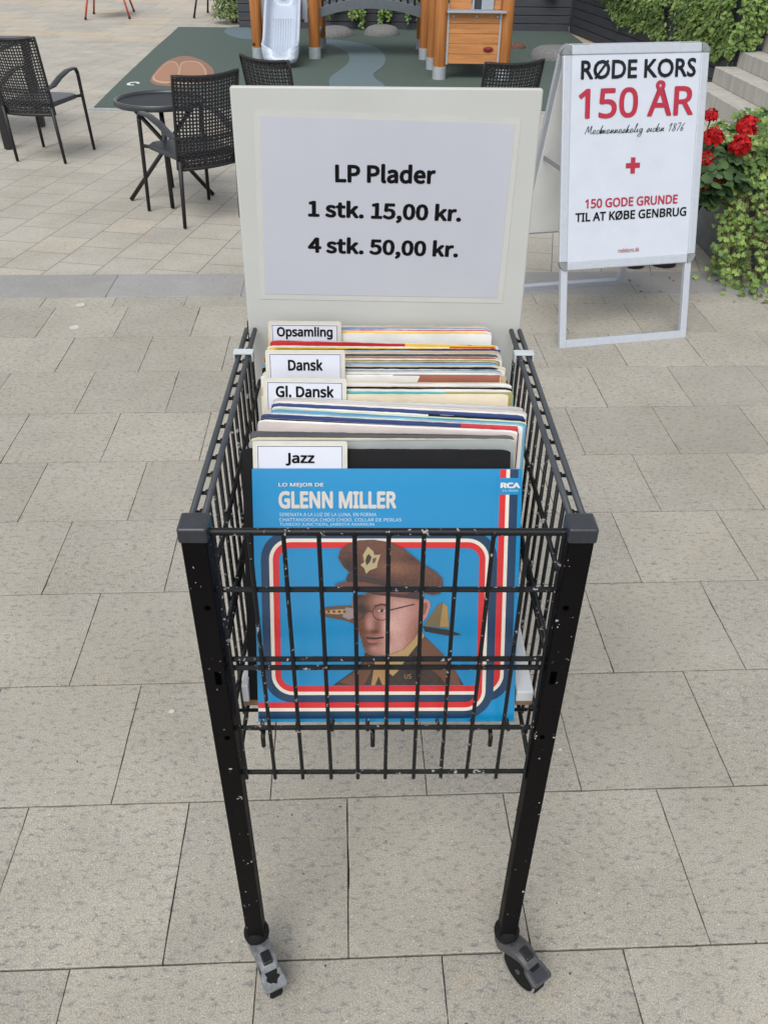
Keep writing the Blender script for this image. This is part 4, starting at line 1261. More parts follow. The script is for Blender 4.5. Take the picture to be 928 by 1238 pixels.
    if k == 0:
        pts = [(0.004 + 0.009 + (0.008 + 0.002 * math.sin(5 * a)) * math.cos(a), (0.009 + 0.002 * math.cos(4 * a)) * math.sin(a)) for a in [2 * PI * q / 18 for q in range(18)]]
        pd.prism(pts, 0.0031, 0.0034, lambda u, v, w: PX @ Vector((u, v, w)))
    else:
        pd.prism([(0.005, -0.0105), (0.024, -0.012), (0.026, -0.009), (0.026, 0.009), (0.024, 0.012), (0.005, 0.0105)], 0.0031, 0.0035, lambda u, v, w: PX @ Vector((u, v, w)))
    pd.build('pedal_pad', M['tyre'] if k == 0 else M['cap'], ca)
    lk = MB().box((0.034, -0.0075, 0.070), (0.0535, 0.0075, 0.0835), X=B).build('brake_latch', M['black_metal'], ca, bevel=0.002)

WR = 0.0027
ZB = (0.779, 0.675, 0.661, 0.557, 0.472)
m = MB()
rb = random.Random(3)
for i in range(11):
    x = -0.174 + 0.035 * i + rb.uniform(-.0007, .0007)
    x2 = x + rb.uniform(-0.002, 0.002)
    m.tube([(x, 0.0095, 0.858), (x * 0.5 + x2 * 0.5 + rb.uniform(-.0008, .0008), 0.0095, 0.66), (x2, 0.0095, 0.467)], 0.0024, 8)
for k, z in enumerate(ZB):
    m.tube([(-0.186, 0.0155, z), (0.0, 0.0155, z + rb.uniform(-.0008, .0008)), (0.186, 0.0155, z)], 0.0031, 8)
m.tube([(-0.186, 0.0135, 0.8575), (0.186, 0.0135, 0.8575)], 0.0042, 10)
for i in range(10):
    x = -0.139 + 0.035 * i
    m.lathe([(0.0028, 0), (0.0022, 0.0016), (0.0, 0.002)], 8, Matrix.Translation((x, 0.0082, 0.8565)) @ Matrix.Rotation(PI / 2, 4, 'X'))
m.build('front_grid', M['wire'], ct, smooth='auto')
for s in (-1, 1):
    m = MB()
    for i in range(14):
        y = 0.045 + 0.035 * i
        if y > 0.488: break
        m.tube([(s * 0.1905, y, 0.862), (s * 0.1905, y, 0.468)], 0.0024, 8)
    for z in ZB:
        m.tube([(s * 0.1865, 0.02, z), (s * 0.1865, 0.495, z)], 0.003, 8)
    # short ties between the two top rails
    for i in range(13):
        y = 0.045 + 0.035 * i
        m.tube([(s * 0.185, y, 0.8585), (s * 0.2, y, 0.8585)], 0.0022, 6)
    m.build('side_grid', M['wire'], ct, smooth=True)
    m = MB()
    m.tube([(s * 0.186, 0.025, 0.8635), (s * 0.1865, 0.49, 0.8635)], 0.0036, 10)
    m.tube([(s * 0.1988, 0.025, 0.8635), (s * 0.1985, 0.49, 0.8635)], 0.0036, 10)
    build_each(m, 'top_rail', M['rail'], ct, smooth=True)
    m = MB()
    for w0, w1, zz in ((0.1785, 0.2055, 0.8685), ):
        a, b = sorted((s * w0, s * w1))
        m.box((a, 0.397, 0.8675), (b, 0.411, 0.8705)); m.box((a, 0.397, 0.857), (a + 0.0025, 0.411, 0.8675)); m.box((b - 0.0025, 0.397, 0.857), (b, 0.411, 0.8675))
    m.build('rail_clip', M['clip'], ct, bevel=0.0008)
m = MB()
for i in range(8):
    m.tube([(-0.150 + 0.0429 * i, 0.015, 0.5525), (-0.150 + 0.0429 * i, 0.5, 0.5525)], 0.0024, 6)
for i in range(12):
    m.tube([(-0.186, 0.05 + 0.041 * i, 0.549), (0.186, 0.05 + 0.041 * i, 0.549)], 0.0024, 6)
for x in (-0.1475, -0.015, 0.128):
    m.tube([(x, 0.016, 0.5525), (x, 0.0075, 0.5515), (x, 0.006, 0.546), (x, 0.006, 0.535)], 0.0028, 8)
m.build('floor_grid', M['wire'], ct, smooth=True)
m = MB()
for i in range(11):
    x = -0.174 + 0.035 * i
    m.tube([(x, 0.526, 0.84), (x, 0.526, 0.467)], 0.0024, 6)
for z in ZB:
    m.tube([(-0.186, 0.529, z), (0.186, 0.529, z)], 0.003, 6)
m.build('back_grid', M['wire'], ct, smooth=True)

# white price board standing in the back of the basket
tl = math.atan2(0.023, 0.32)
bo = thing('price_board', 'tall white board with a price sheet at the back of the record cart', 'sign', (0, 0.48, 0.557))
BF = frame((0, 0.5, 0.86), (1, 0, 0), (0, math.sin(tl), math.cos(tl)))
Wb = 0.1985
def rrect(u0, v0, u1, v1, r, n=5):
    pts = []
    for cx, cy, a0 in ((u1 - r, v0 + r, -PI / 2), (u1 - r, v1 - r, 0), (u0 + r, v1 - r, PI / 2), (u0 + r, v0 + r, PI)):
        for k in range(n + 1):
            a = a0 + PI / 2 * k / n
            pts.append((cx + r * math.cos(a), cy + r * math.sin(a)))
    return pts
m = MB().prism([(u - 0.0032 * (v > 0.3) * 0, v) for u, v in rrect(-0.1975, -0.3, 0.2015, 0.3195, 0.004)], -0.009, 0.0, BF)
m.build('board_panel', M['board'], bo, smooth='auto', bevel=0.0025, seg=3)
PO = lambda u, v, w: BF(u, v, w)
fm = MB().prism([(-0.1775, 0.0452), (0.1715, 0.0405), (0.176, 0.2855), (-0.1690, 0.2925)], 0.0003, 0.0007, BF).build('laminate', M['film'], bo)
pp = MB().prism([(-0.1692, 0.0528), (0.1632, 0.0485), (0.1685, 0.2782), (-0.1605, 0.2852)], 0.0008, 0.0012, BF).build('price_sheet', M['paper'], bo)
tiltt = -R(0.9)
def TF(u, v, w):   # the sheet is a touch skewed clockwise
    return BF(u * math.cos(tiltt) - v * math.sin(tiltt), u * math.sin(tiltt) + v * math.cos(tiltt), w)
def line(text, u0, v0, u1, v1, h, bold=0.015):
    e = Vector((u1 - u0, v1 - v0)); L = e.length; e.normalize(); q = Vector((-e.y, e.x))
    F = lambda u, v, w: BF(u0 + e.x * u + q.x * v, v0 + e.y * u + q.y * v, w)
    lettering('lettering', text, F, 0, 0, L, h, M['ink'], pp, bold, font=F_HUMAN, lift=0.0016)
line('LP Plader', -0.066, 0.2046, 0.068, 0.2032, 0.0245)
line('1 stk. 15,00 kr.', -0.104, 0.1555, 0.105, 0.150, 0.0275)
line('4 stk. 50,00 kr.', -0.106, 0.107, 0.1035, 0.1015, 0.0275)

# flat card the records stand on
cd = MB().box((-0.176, 0.052, 0.5555), (0.1845, 0.47, 0.5605))
tr = thing('cardboard_tray', 'white cardboard tray lying under the records in the cart', 'tray', (0, 0.26, 0.5555))
cd.build('tray_base', M['cutcard'], tr)
m = MB(); m.box((0.163, 0.0525, 0.561), (0.1845, 0.47, 0.578)); m.box((-0.176, 0.0525, 0.561), (-0.168, 0.47, 0.59))
build_each(m, 'tray_rim', [M['whitecard']], tr, bevel=0.0015)

# ------------------------------------------------------------------ records
SZ = 0.315
def sleeve_frame(yb, zb, lean, xc, rz, roll=0.0):
    eu = Vector((math.cos(rz), math.sin(rz), 0))
    ev = Vector((-math.sin(rz) * math.sin(lean), math.cos(rz) * math.sin(lean), math.cos(lean)))
    if roll:
        eu, ev = eu * math.cos(roll) + ev * math.sin(roll), ev * math.cos(roll) - eu * math.sin(roll)
    return frame(Vector((xc, yb, zb)) - eu * (SZ / 2), eu, ev)

# front record with its printed picture
lean0 = 0.4396
LF = sleeve_frame(0.03, 0.5499, lean0, 0.002, 0.001)
rec = thing('record_sleeve', 'bright blue record sleeve with an officer portrait at the cart front', 'record', (0.002, 0.03, 0.55), 'record sleeves in the cart')
m = MB().prism(rrect(0, 0, SZ, SZ, 0.0015, 2), -0.0032, 0.0, LF)
blue = mat('bright blue print', (0.0, 0.205, 0.435), 0.3, var=0.05, vscale=8, bump=0.03, bscale=20)
m.build('sleeve_body', blue, rec)
P_ = lambda name, c, r=0.33: mat(name, c, r, var=0.08, vscale=60)
red = P_('red print', (0.56, 0.012, 0.014)); cream = P_('cream print', (0.68, 0.62, 0.53)); navy = P_('navy print', (0.003, 0.032, 0.085))
silver = P_('silver print', (0.5, 0.49, 0.46)); pale = P_('pale print', (0.48, 0.6, 0.7))
def flat(name, poly, m_, lvl, parent=rec, scale=1.0):
    return MB().prism([(u * scale, v * scale) for u, v in poly], 0.00015 * lvl, 0.00015 * lvl + 0.00012, LF).build(name, m_, parent)
def ribbon(pts, rad, w0, w1, m_, lvl, name):
    """band between offsets w0 and w1 to the left of a path with rounded corners"""
    P = [Vector(p) for p in pts]
    lines_ = []
    def offs(w):
        out = []
        for i, p in enumerate(P):
            if i in (0, len(P) - 1):
                d = (P[1] - P[0]).normalized() if i == 0 else (P[-1] - P[-2]).normalized()
                out.append(p + Vector((-d.y, d.x)) * w); continue
            d0 = (p - P[i - 1]).normalized(); d1 = (P[i + 1] - p).normalized()
            crs = d0.x * d1.y - d0.y * d1.x
            n0 = Vector((-d0.y, d0.x)); n1 = Vector((-d1.y, d1.x))
            sg_ = 1 if crs > 0 else -1
            r = rad
            c = p - d0 * r + n0 * sg_ * r
            a0 = math.atan2((-n0 * sg_).y, (-n0 * sg_).x)
            for k in range(9):
                a = a0 + sg_ * PI / 2 * k / 8
                rr = max(0.0, r - w * sg_)
                out.append(c + Vector((math.cos(a), math.sin(a))) * rr)
        return out
    A, Bp = offs(w0), offs(w1)
    mb = MB(); n = len(A)
    z = 0.00015 * lvl
    vs = [LF(p.x, p.y, z) for p in A] + [LF(p.x, p.y, z) for p in Bp]
    mb.add(vs, [(i, i + 1, n + i + 1, n + i) for i in range(n - 1)])
    return mb.build(name, m_, rec)
# one continuous three-colour ribbon: down the right edge, along the bottom, round the picture, out at the lower left
outer = [(0.2925, SZ), (0.2925, 0.0435), (0.0255, 0.0435)]
U = [(0.2925, SZ - 0.0005), (0.2925, 0.0435), (0.0255, 0.0435), (0.0255, 0.2242), (0.2708, 0.2242), (0.2708, 0.0225), (0.0005, 0.0225)]
V1 = U[:3] + [(0.0255, 0.12)]
V2 = [(0.0255, 0.11)] + U[3:]
for path_, lvl in ((V1, 2), (V2, 5)):
    s_ = 1 if path_ is V1 else 1
    # path runs clockwise: its outer side lies on the left for V1/V2 alike (negative = inside)
    for w0, w1, mm, nm in ((0.0038, -0.0035, red, 'red_stripe'), (-0.0035, -0.0078, cream, 'cream_stripe'), (-0.0078, -0.0175, navy, 'navy_stripe')):
        ribbon(path_, 0.018, *( (-w0, -w1) if True else (w0, w1)), mm, lvl, nm)
# patch of plain blue with the label mark
flat('label_patch', [(0.2855, 0.2848), (0.3148, 0.2848), (0.3148, 0.3045), (0.2855, 0.3045)], blue, 4)
lettering('label_mark', 'RCA', LF, 0.2895, 0.2925, 0.0232, 0.0066, cream, rec, 0.05, lift=0.0008)
lettering('lettering', 'CL-0066', LF, 0.292, 0.2885, 0.018, 0.0022, pale, rec, 0.0, lift=0.0008)
lettering('lettering', 'LO MEJOR DE', LF, 0.0308, 0.2932, 0.0521, 0.0052, cream, rec, 0.012, lift=0.0006)
lettering('lettering', 'GLENN MILLER', LF, 0.0303, 0.2678, 0.1377, 0.021, silver, rec, 0.042, lift=0.0006)
lettering('lettering', 'SERENATA A LA LUZ DE LA LUNA, EN FORMA', LF, 0.0311, 0.2581, 0.1136, 0.0048, pale, rec, 0.0, lift=0.0006)
lettering('lettering', 'CHATTANOOGA CHOO CHOO, COLLAR DE PERLAS', LF, 0.0309, 0.2519, 0.1431, 0.0046, pale, rec, 0.0, lift=0.0006)
lettering('lettering', 'TUXEDO JUNCTION, JARRITA MARRON', LF, 0.0308, 0.2466, 0.111, 0.0042, pale, rec, 0.0, lift=0.0006)
lettering('lettering', 'LINEATRES', LF, 0.0325, 0.2355, 0.044, 0.006, navy, rec, 0.03, lift=0.0014)
# picture: an officer in a peaked cap, drawn as flat printed shapes
K = 0.001
pm = {k: P_('print ' + k, c) for k, c in dict(cap=(0.085, 0.038, 0.026), capband=(0.11, 0.062, 0.04), capdark=(0.04, 0.02, 0.016), visor=(0.13, 0.045, 0.026), face=(0.22, 0.1, 0.075), shade=(0.2, 0.085, 0.055), brow=(0.13, 0.06, 0.04), ear=(0.42, 0.19, 0.16), lens=(0.26, 0.2, 0.19), line=(0.03, 0.018, 0.015), lip=(0.3, 0.11, 0.09), badge=(0.38, 0.31, 0.16), shirt=(0.4, 0.26, 0.1), coat=(0.035, 0.018, 0.013), lapel=(0.13, 0.05, 0.026), tie=(0.36, 0.2, 0.07), plane=(0.1, 0.05, 0.03), olive=(0.15, 0.11, 0.05), olivel=(0.33, 0.2, 0.06), hi=(0.42, 0.38, 0.36), tan=(0.36, 0.24, 0.1)).items()}
def art(name, poly, mm, lvl):
    return flat(name, poly, pm[mm], lvl, rec, K)
def painted(name, poly, lvl, ramp_cols, fn, cell=1.3):
    """printed picture area whose tone runs smoothly, like airbrushed artwork"""
    m_, nt, b = _new('print ' + name)
    at = nd(nt, 'ShaderNodeAttribute', attribute_name='tone')
    cr = nt.nodes.new('ShaderNodeValToRGB')
    el = cr.color_ramp.elements
    while len(el) < len(ramp_cols): el.new(0.5)
    for i, c in enumerate(ramp_cols):
        el[i].position = i / (len(ramp_cols) - 1); el[i].color = c4(c)
    nt.links.new(at.outputs['Fac'], cr.inputs[0])
    gr_ = ramp(nt, noise_tex(nt, coords(nt, (1, 1, 1)), 700.0, 2.0), 0.3, 0.7)
    nt.links.new(mixc(nt, 1.0, cr.outputs[0], mixc(nt, gr_, (0.82, 0.82, 0.82), (1.08, 1.08, 1.08)), 'MULTIPLY'), b.inputs['Base Color'])
    b.inputs['Roughness'].default_value = 0.35
    def inside(x, y):
        c = False; n = len(poly)
        for i in range(n):
            (x1, y1), (x2, y2) = poly[i], poly[(i + 1) % n]
            if (y1 > y) != (y2 > y) and x < (x2 - x1) * (y - y1) / (y2 - y1) + x1: c = not c
        return c
    mb = MB(); idx = {}
    x0 = min(p[0] for p in poly); y0 = min(p[1] for p in poly)
    nx = int((max(p[0] for p in poly) - x0) / cell) + 2; ny = int((max(p[1] for p in poly) - y0) / cell) + 2
    z = 0.00015 * lvl
    def vid(i, j):
        if (i, j) not in idx:
            x, y = x0 + i * cell, y0 + j * cell
            idx[(i, j)] = len(mb.v)
            mb.v.append(tuple(LF(K * x, K * y, z))); mb.tone.append(min(1, max(0, fn(x, y))))
        return idx[(i, j)]
    for i in range(nx):
        for j in range(ny):
            if all(inside(x0 + (i + a) * cell, y0 + (j + b2) * cell) for a in (0, 1) for b2 in (0, 1)):
                mb.f.append([vid(i, j), vid(i + 1, j), vid(i + 1, j + 1), vid(i, j + 1)]); mb.mi.append(0)
    return mb.build(name, m_, rec)
def gs(x, y, cx, cy, rx, ry): return math.exp(-((x - cx) / rx) ** 2 - ((y - cy) / ry) ** 2)
def smooth(a, b, x):
    t = min(1, max(0, (x - a) / (b - a))); return t * t * (3 - 2 * t)
art('aircraft_tail', [(207.7,133.2),(218.2,151.0),(224.6,153.3),(230.0,148.8),(232.7,121.5),(201.4,124.2)], 'olive', 5)
art('aircraft_tail', [(224.6,152.8),(230.0,148.8),(232.0,122.4),(221.2,123.1)], 'olivel', 6)
art('aircraft_tail', [(200.3,123.8),(231.6,119.2),(248.0,112.9),(231.8,111.8),(203.6,117.0)], 'line', 7)
art('aircraft_nose', [(76.4,143.3),(83.3,147.8),(98.3,149.3),(113.3,150.0),(121.8,146.6),(121.8,124.7),(108.9,130.6),(83.2,135.5),(77.3,138.9)], 'plane', 5)
art('aircraft_nose', [(84,143.5),(100,145.2),(110,144.8),(110,139.5),(98,138.8),(84,140)], 'tan', 6)
for x in (86, 92.5, 99, 105):
    art('aircraft_window', [(x, 141), (x + 3, 141), (x + 3, 143.6), (x, 143.6)], 'line', 7)
art('aircraft_nose', [(108,147.5),(121,146),(121,136),(112,132),(104,136)], 'lens', 7)
art('coat', [(92.2,48.6),(115.1,65.3),(128.2,79.0),(131.4,91.5),(141.2,87.6),(156.4,67.5),(165.1,61.7),(182.3,84.6),(199.3,114.1),(208.1,106.1),(221.3,90.2),(237.9,71.9),(251.5,48.6)], 'coat', 8)
COAT = [(92.2,48.6),(115.1,65.3),(128.2,79.0),(131.4,91.5),(141.2,87.6),(156.4,67.5),(165.1,61.7),(182.3,84.6),(199.3,114.1),(208.1,106.1),(221.3,90.2),(237.9,71.9),(251.5,48.6)]
painted('coat', COAT, 8.95, [(0.012, 0.007, 0.006), (0.05, 0.024, 0.016), (0.12, 0.055, 0.03)], lambda x, y: 0.35 + 0.4 * gs(x, y, 212, 92, 14, 16) + 0.25 * gs(x, y, 118, 60, 12, 8) - 0.3 * gs(x, y, 190, 66, 12, 18) + 0.25 * mnoise.noise(Vector((x * 0.2, y * 0.2, 4))))
art('lapel', [(199.4,112.9),(208.1,106.1),(225.7,87.9),(243.5,62.7),(248.2,49),(230.7,49),(217.3,65.1),(191.1,78.9)], 'lapel', 9)
art('lapel', [(100,53),(118,65),(132,79),(138,66),(130,49),(112,49)], 'lapel', 9)
art('shirt', [(156,90),(177.9,96),(199.3,119),(202.6,111.4),(182.3,84.6),(171.6,67.4),(165.1,60.6),(150,72)], 'shirt', 10)
art('tie', [(143.3,81.2),(154.2,78.9),(158.6,65.2),(155.4,49.1),(152.1,49.1),(147.7,60.6),(143.4,48.8),(138.6,48.8)], 'tie', 11)
art('ear', [(196,157),(204.2,158.2),(208.5,155.5),(209.6,148.8),(205.5,135.4),(200.2,128.7),(196,134)], 'ear', 9)
art('ear', [(200,153),(205,154),(206.3,149),(203,139),(200,138)], 'shade', 10)
art('face', [(116.5,162.2),(141.1,166.0),(173.1,162.4),(197.7,158.6),(197.0,119.7),(190.8,108.4),(177.9,94.8),(168,90.2),(160.6,88.2),(150,86.5),(139.0,87.1),(131.4,91.6),(128,99),(126.5,106.2),(121.8,119.8),(120.7,137.7),(115.4,148.9)], 'face', 12)
def face_tone(x, y):
    t = 0.24 + 0.62 * smooth(126, 158, x + (y - 130) * 0.12)
    t -= 0.35 * gs(x, y, 150, 147, 13, 7) + 0.3 * gs(x, y, 128, 146, 8, 7)
    t += 0.35 * gs(x, y, 136, 126, 4.5, 12) - 0.35 * gs(x, y, 147, 126, 5, 12) + 0.18 * gs(x, y, 162, 124, 11, 10)
    t -= 0.3 * gs(x, y, 141, 117, 8, 3) + 0.25 * gs(x, y, 143, 102, 9, 2.6) - 0.22 * gs(x, y, 142, 95, 6, 5)
    t -= 0.3 * smooth(176, 200, x) + 0.3 * smooth(150, 166, y) + 0.25 * gs(x, y, 160, 110, 3, 9)
    t -= 0.35 * smooth(0, 1, (150 - y) / 40 * smooth(165, 196, x) * 0.9) * 0.6
    return t + 0.05 * mnoise.noise(Vector((x * 0.25, y * 0.12, 0)))
FACE = [(116.5,162.2),(141.1,166.0),(173.1,162.4),(197.7,158.6),(197.0,119.7),(190.8,108.4),(177.9,94.8),(168,90.2),(160.6,88.2),(150,86.5),(139.0,87.1),(131.4,91.6),(128,99),(126.5,106.2),(121.8,119.8),(120.7,137.7),(115.4,148.9)]
painted('face', FACE, 13, [(0.03, 0.011, 0.008), (0.12, 0.045, 0.028), (0.28, 0.12, 0.085), (0.41, 0.2, 0.165), (0.56, 0.34, 0.29)], face_tone)
art('mouth', [(132.9,110.8),(143.3,109.8),(153.6,111.2),(153.6,109.2),(143.3,107.6),(132.9,108.7)], 'line', 15)
art('mouth', [(133.6,107.1),(145.4,107.4),(150.8,106.7),(143.3,102.8),(135.7,103.5)], 'lip', 15)
def disc(cx, cy, rx, ry, n=20): return [(cx + rx * math.cos(2 * PI * k / n), cy + ry * math.sin(2 * PI * k / n)) for k in range(n)]
def ringp(cx, cy, rx, ry, w, mm, lvl):
    mb = MB(); n = 28; z = 0.00015 * lvl
    vs = [LF(K * (cx + (rx + d) * math.cos(2 * PI * k / n)), K * (cy + (ry + d) * math.sin(2 * PI * k / n)), z) for d in (0, -w) for k in range(n)]
    mb.add(vs, [(k, (k + 1) % n, n + (k + 1) % n, n + k) for k in range(n)])
    mb.build('spectacles', pm[mm], rec)
ringp(150.5, 141.5, 10.4, 10.0, 0.8, 'line', 18)
ringp(123.5, 140.5, 6.4, 8.8, 0.8, 'line', 18)
art('spectacles', [(129.5,141.5),(134,144.2),(139.5,143.2),(139.5,142),(134,142.9),(129.8,140.2)], 'line', 18)
art('spectacles', [(161,145.3),(190.3,152.6),(190.3,151.2),(161,143.9)], 'line', 18)
art('eye', [(145.4,143.6),(150.7,145.8),(157.2,143.9),(151.8,141.6)], 'hi', 16)
art('eye', disc(151.3, 143.8, 2.0, 2.1, 12), 'line', 17)
art('eye', [(142.4,150.2),(150.7,152.6),(160.2,151),(160,149.4),(151,150.6),(143,148.8)], 'line', 16)
art('cap_band', [(111.3,190.2),(141.0,187.0),(173.0,182.7),(197.5,174),(200.8,157.3),(173.1,160.4),(141.1,164.0),(117.6,172.8),(108.1,182.1)], 'capdark', 19)
art('cap_crown', [(99.3,209.4),(101.9,218.1),(110.4,225.7),(124.1,230.4),(141.0,231.1),(160.0,228.3),(176.9,220.3),(198.3,202.9),(215.4,191.9),(223.0,184.2),(224.3,173.2),(221.2,165.5),(211.6,163.3),(198.7,166.6),(190.1,172.8),(160.2,179.9),(141.0,185.3),(121.9,188.6),(113.4,190.8),(105.0,198.5)], 'cap', 20)
painted('cap_crown', [(99.3,209.4),(101.9,218.1),(110.4,225.7),(124.1,230.4),(141.0,231.1),(160.0,228.3),(176.9,220.3),(198.3,202.9),(215.4,191.9),(223.0,184.2),(224.3,173.2),(221.2,165.5),(211.6,163.3),(198.7,166.6),(190.1,172.8),(160.2,179.9),(141.0,185.3),(121.9,188.6),(113.4,190.8),(105.0,198.5)], 21.1, [(0.02, 0.007, 0.005), (0.07, 0.024, 0.014), (0.14, 0.055, 0.03), (0.22, 0.1, 0.05)], lambda x, y: 0.25 + 0.35 * smooth(170, 235, y + 0.35 * (x - 140)) + 0.45 * gs(x, y, 165, 196, 22, 9) - 0.3 * gs(x, y, 188, 208, 16, 7) - 0.3 * gs(x, y, 112, 200, 8, 10) + 0.15 * mnoise.noise(Vector((x * 0.3, y * 0.3, 0))))
art('cap_visor', [(93.8,175.9),(105.9,179.9),(130.4,179.7),(160,173.5),(186,168),(180,164),(141.1,167.2),(111.2,171.0)], 'visor', 22)
art('cap_badge', [(134.7,222.9),(141.0,217.0),(142.1,212.7),(149.5,213.1),(146.3,204.0),(145.3,197.4),(136.8,194.1),(132.5,189.7),(130.4,196.3),(125.8,200.7),(130.4,204.0),(128.7,212.7)], 'badge', 22)
art('cap_badge', [(133.5,212),(136,214),(139,210),(137,204),(133,200),(131.5,206)], 'capdark', 23)
art('cap_badge', [(140,208),(145,210),(143.5,204),(140,202)], 'capband', 23)
art('cap_badge', [(127,211),(130,208),(129,204),(127.5,205)], 'capband', 23)
lettering('lettering', 'US', LF, 0.179, 0.0575, 0.0085, 0.0058, pm['tan'], rec, 0.0, lift=0.0024)

# dividers with printed tabs
def divider(yt, xl, xr, ztop, text, label, rz=0.0, th=0.0012, keep=0.86):
    # the card leans with its neighbours; its top stands proud of them
    lean = R(25.2 - (yt - 0.164) * 16.2 / 0.326)
    yt = yt + (ztop - keep) * math.tan(lean)
    zb = 0.5615
    h = (ztop - zb) / math.cos(lean)
    yb = yt - h * math.sin(lean)
    eu = Vector((math.cos(rz), math.sin(rz), 0))
    ev = Vector((-math.sin(rz) * math.sin(lean), math.cos(rz) * math.sin(lean), math.cos(lean)))
    w = xr - xl
    F = frame(Vector((xl, yb, zb)), eu, ev)
    t = thing('divider_card', label, 'divider', (xl + w / 2, yb, zb), 'tabbed divider cards in the cart')
    MB().prism(rrect(0, 0, w, h, 0.003), -th, 0, F).build('card', M['tabcard'], t)
    th_ = 0.0345 if text != 'Jazz' else 0.037
    b = 0.0045
    lbl = MB().prism([(b, h - b - th_), (w - b, h - b - th_), (w - b, h - b), (b, h - b)], 0.0002, 0.0005, F).build('paper_label', M['tabpaper'], t)
    fr = MB()
    z0, z1 = 0.0006, 0.0008
    u0, u1, v0, v1 = b + 0.0012, w - b - 0.0012, h - b - th_, h - b - 0.0012
    e = 0.0006
    for q in ((u0, v0, u0 + e, v1), (u1 - e, v0, u1, v1), (u0, v1 - e, u1, v1)):
        fr.prism([(q[0], q[1]), (q[2], q[1]), (q[2], q[3]), (q[0], q[3])], z0, z1, F)
    fr.build('label_border', M['greyink'], lbl)
    return F, w, h, lbl
def tab_text(D, text, uc, wv, vtop, hv):
    F, w, h, lbl = D
    lettering('lettering', text, F, uc * w - wv / 2, h - vtop - hv, wv, hv, M['ink'], lbl, 0.030, lift=0.001)
D = divider(0.1800, -0.1545, -0.045, 0.8625, 'Jazz', 'white divider card with a tab reading Jazz behind the blue sleeve', keep=0.8625)
tab_text(D, 'Jazz', 0.5, 0.0335, 0.0135, 0.0150)
D = divider(0.2955, -0.156, -0.0505, 0.8815, 'Gl. Dansk', 'white divider card with a tab reading Gl. Dansk', R(-1.0))
tab_text(D, 'Gl. Dansk', 0.5, 0.0735, 0.0095, 0.0150)
D = divider(0.3355, -0.1545, -0.0515, 0.899, 'Dansk', 'white divider card with a tab reading Dansk')
tab_text(D, 'Dansk', 0.5, 0.045, 0.0120, 0.0150)
D = divider(0.4530, -0.1635, -0.0605, 0.8905, 'Opsamling', 'white divider card with a tab reading Opsamling at the back', R(-0.6))
tab_text(D, 'Opsamling', 0.5, 0.0785, 0.0075, 0.0180)

SEG = {0: 'between the blue sleeve and the Gl. Dansk divider', 1: 'between the Gl. Dansk and Dansk dividers', 2: 'between the Dansk and Opsamling dividers', 3: 'behind the Opsamling divider'}
COLS = dict(black=(0.008, 0.008, 0.009), grey=(0.3, 0.33, 0.32), dgrey=(0.075, 0.078, 0.085), pink=(0.56, 0.49, 0.46), navy=(0.012, 0.035, 0.16), cyan=(0.2, 0.45, 0.52), lime=(0.5, 0.6, 0.42), white=(0.72, 0.71, 0.68), cream=(0.66, 0.58, 0.43), teal=(0.04, 0.36, 0.37), olive=(0.3, 0.27, 0.08), brown=(0.3, 0.1, 0.06), blue=(0.1, 0.26, 0.45), red=(0.5, 0.02, 0.03), yellow=(0.78, 0.5, 0.03), magenta=(0.5, 0.05, 0.15), tan=(0.52, 0.38, 0.22), lightgrey=(0.48, 0.49, 0.5))
for k, c in COLS.items():
    M['rec_' + k] = mat('sleeve ' + k, c, 0.45 if k != 'black' else 0.7, var=0.22, vscale=45, stretch=(0.4, 1, 1), spec=0.5 if k != 'black' else 0.2)
def sleeve(yl, yr, xc, colr, label, edge='rimpaper', th=0.003, dz=0.0, right=None):
    """yl / yr: where the top edge lies at the left and right corner"""
    yt = (yl + yr) / 2
    rz = math.atan2(yr - yl, SZ)
    lean = R(25.2 - (yt - 0.164) * 16.2 / 0.326)
    zb = 0.5612 + dz
    F0 = sleeve_frame(yt - SZ * math.sin(lean), zb + 0.001, lean, xc, rz, R(rng.uniform(-0.18, 0.18)))
    bow, ph_ = rng.uniform(-0.0008, 0.0008), rng.uniform(0, 6)
    def F(u, v, w):                       # old card bows and wavers a little
        k = v / SZ
        return F0(u, v, w + bow * math.sin(PI * u / SZ) * k + 0.00012 * k * math.sin(u * 40 + ph_))
    mb = MB()
    # square outline with a worn, frayed top edge and soft corners
    n_ = 46; sd = rng.uniform(0, 90)
    poly = [(0.0, 0.0), (SZ, 0.0), (SZ, SZ - 0.003)]
    for i in range(n_ + 1):
        u = SZ - 0.002 - (SZ - 0.004) * i / n_
        v = SZ + 0.0003 * mnoise.noise(Vector((u * 40, sd, 0))) + 0.00045 * mnoise.noise(Vector((u * 210, sd, 3)))
        c_ = min(u, SZ - u)
        if c_ < 0.008: v -= 0.0022 * (1 - c_ / 0.008) ** 2
        poly.append((u, v))
    poly.append((0.0, SZ - 0.003))
    mb.prism(poly, -th, 0, F, 1)
    mb.mi[0] = 0; mb.mi[1] = 0
    ms = [M['rec_' + colr], M[edge]]
    if right:
        # a differently printed strip along the right part of the sleeve
        f0, c2 = right
        k0 = len(mb.f)
        mb.prism([(SZ * f0, 0.001), (SZ - 0.001, 0.001), (SZ - 0.001, SZ + 0.0002), (SZ * f0, SZ + 0.0002)], -th - 0.0002, 0.0004, F, 2)
        ms.append(M['rec_' + c2])
    o = mb.build('record_sleeve', ms)
    return tag(o, label, 'record', 'record sleeves in the cart')
S0, S1, S2, S3 = SEG[0], SEG[1], SEG[2], SEG[3]
sleeve(0.1845, 0.1830, -0.0118, 'black', 'all black record sleeve right behind the bright blue one', 'rec_black', 0.004)
sleeve(0.1985, 0.2015, -0.003, 'grey', 'pale grey green record sleeve just behind the black sleeve', 'rec_lightgrey', 0.004, 0.001)
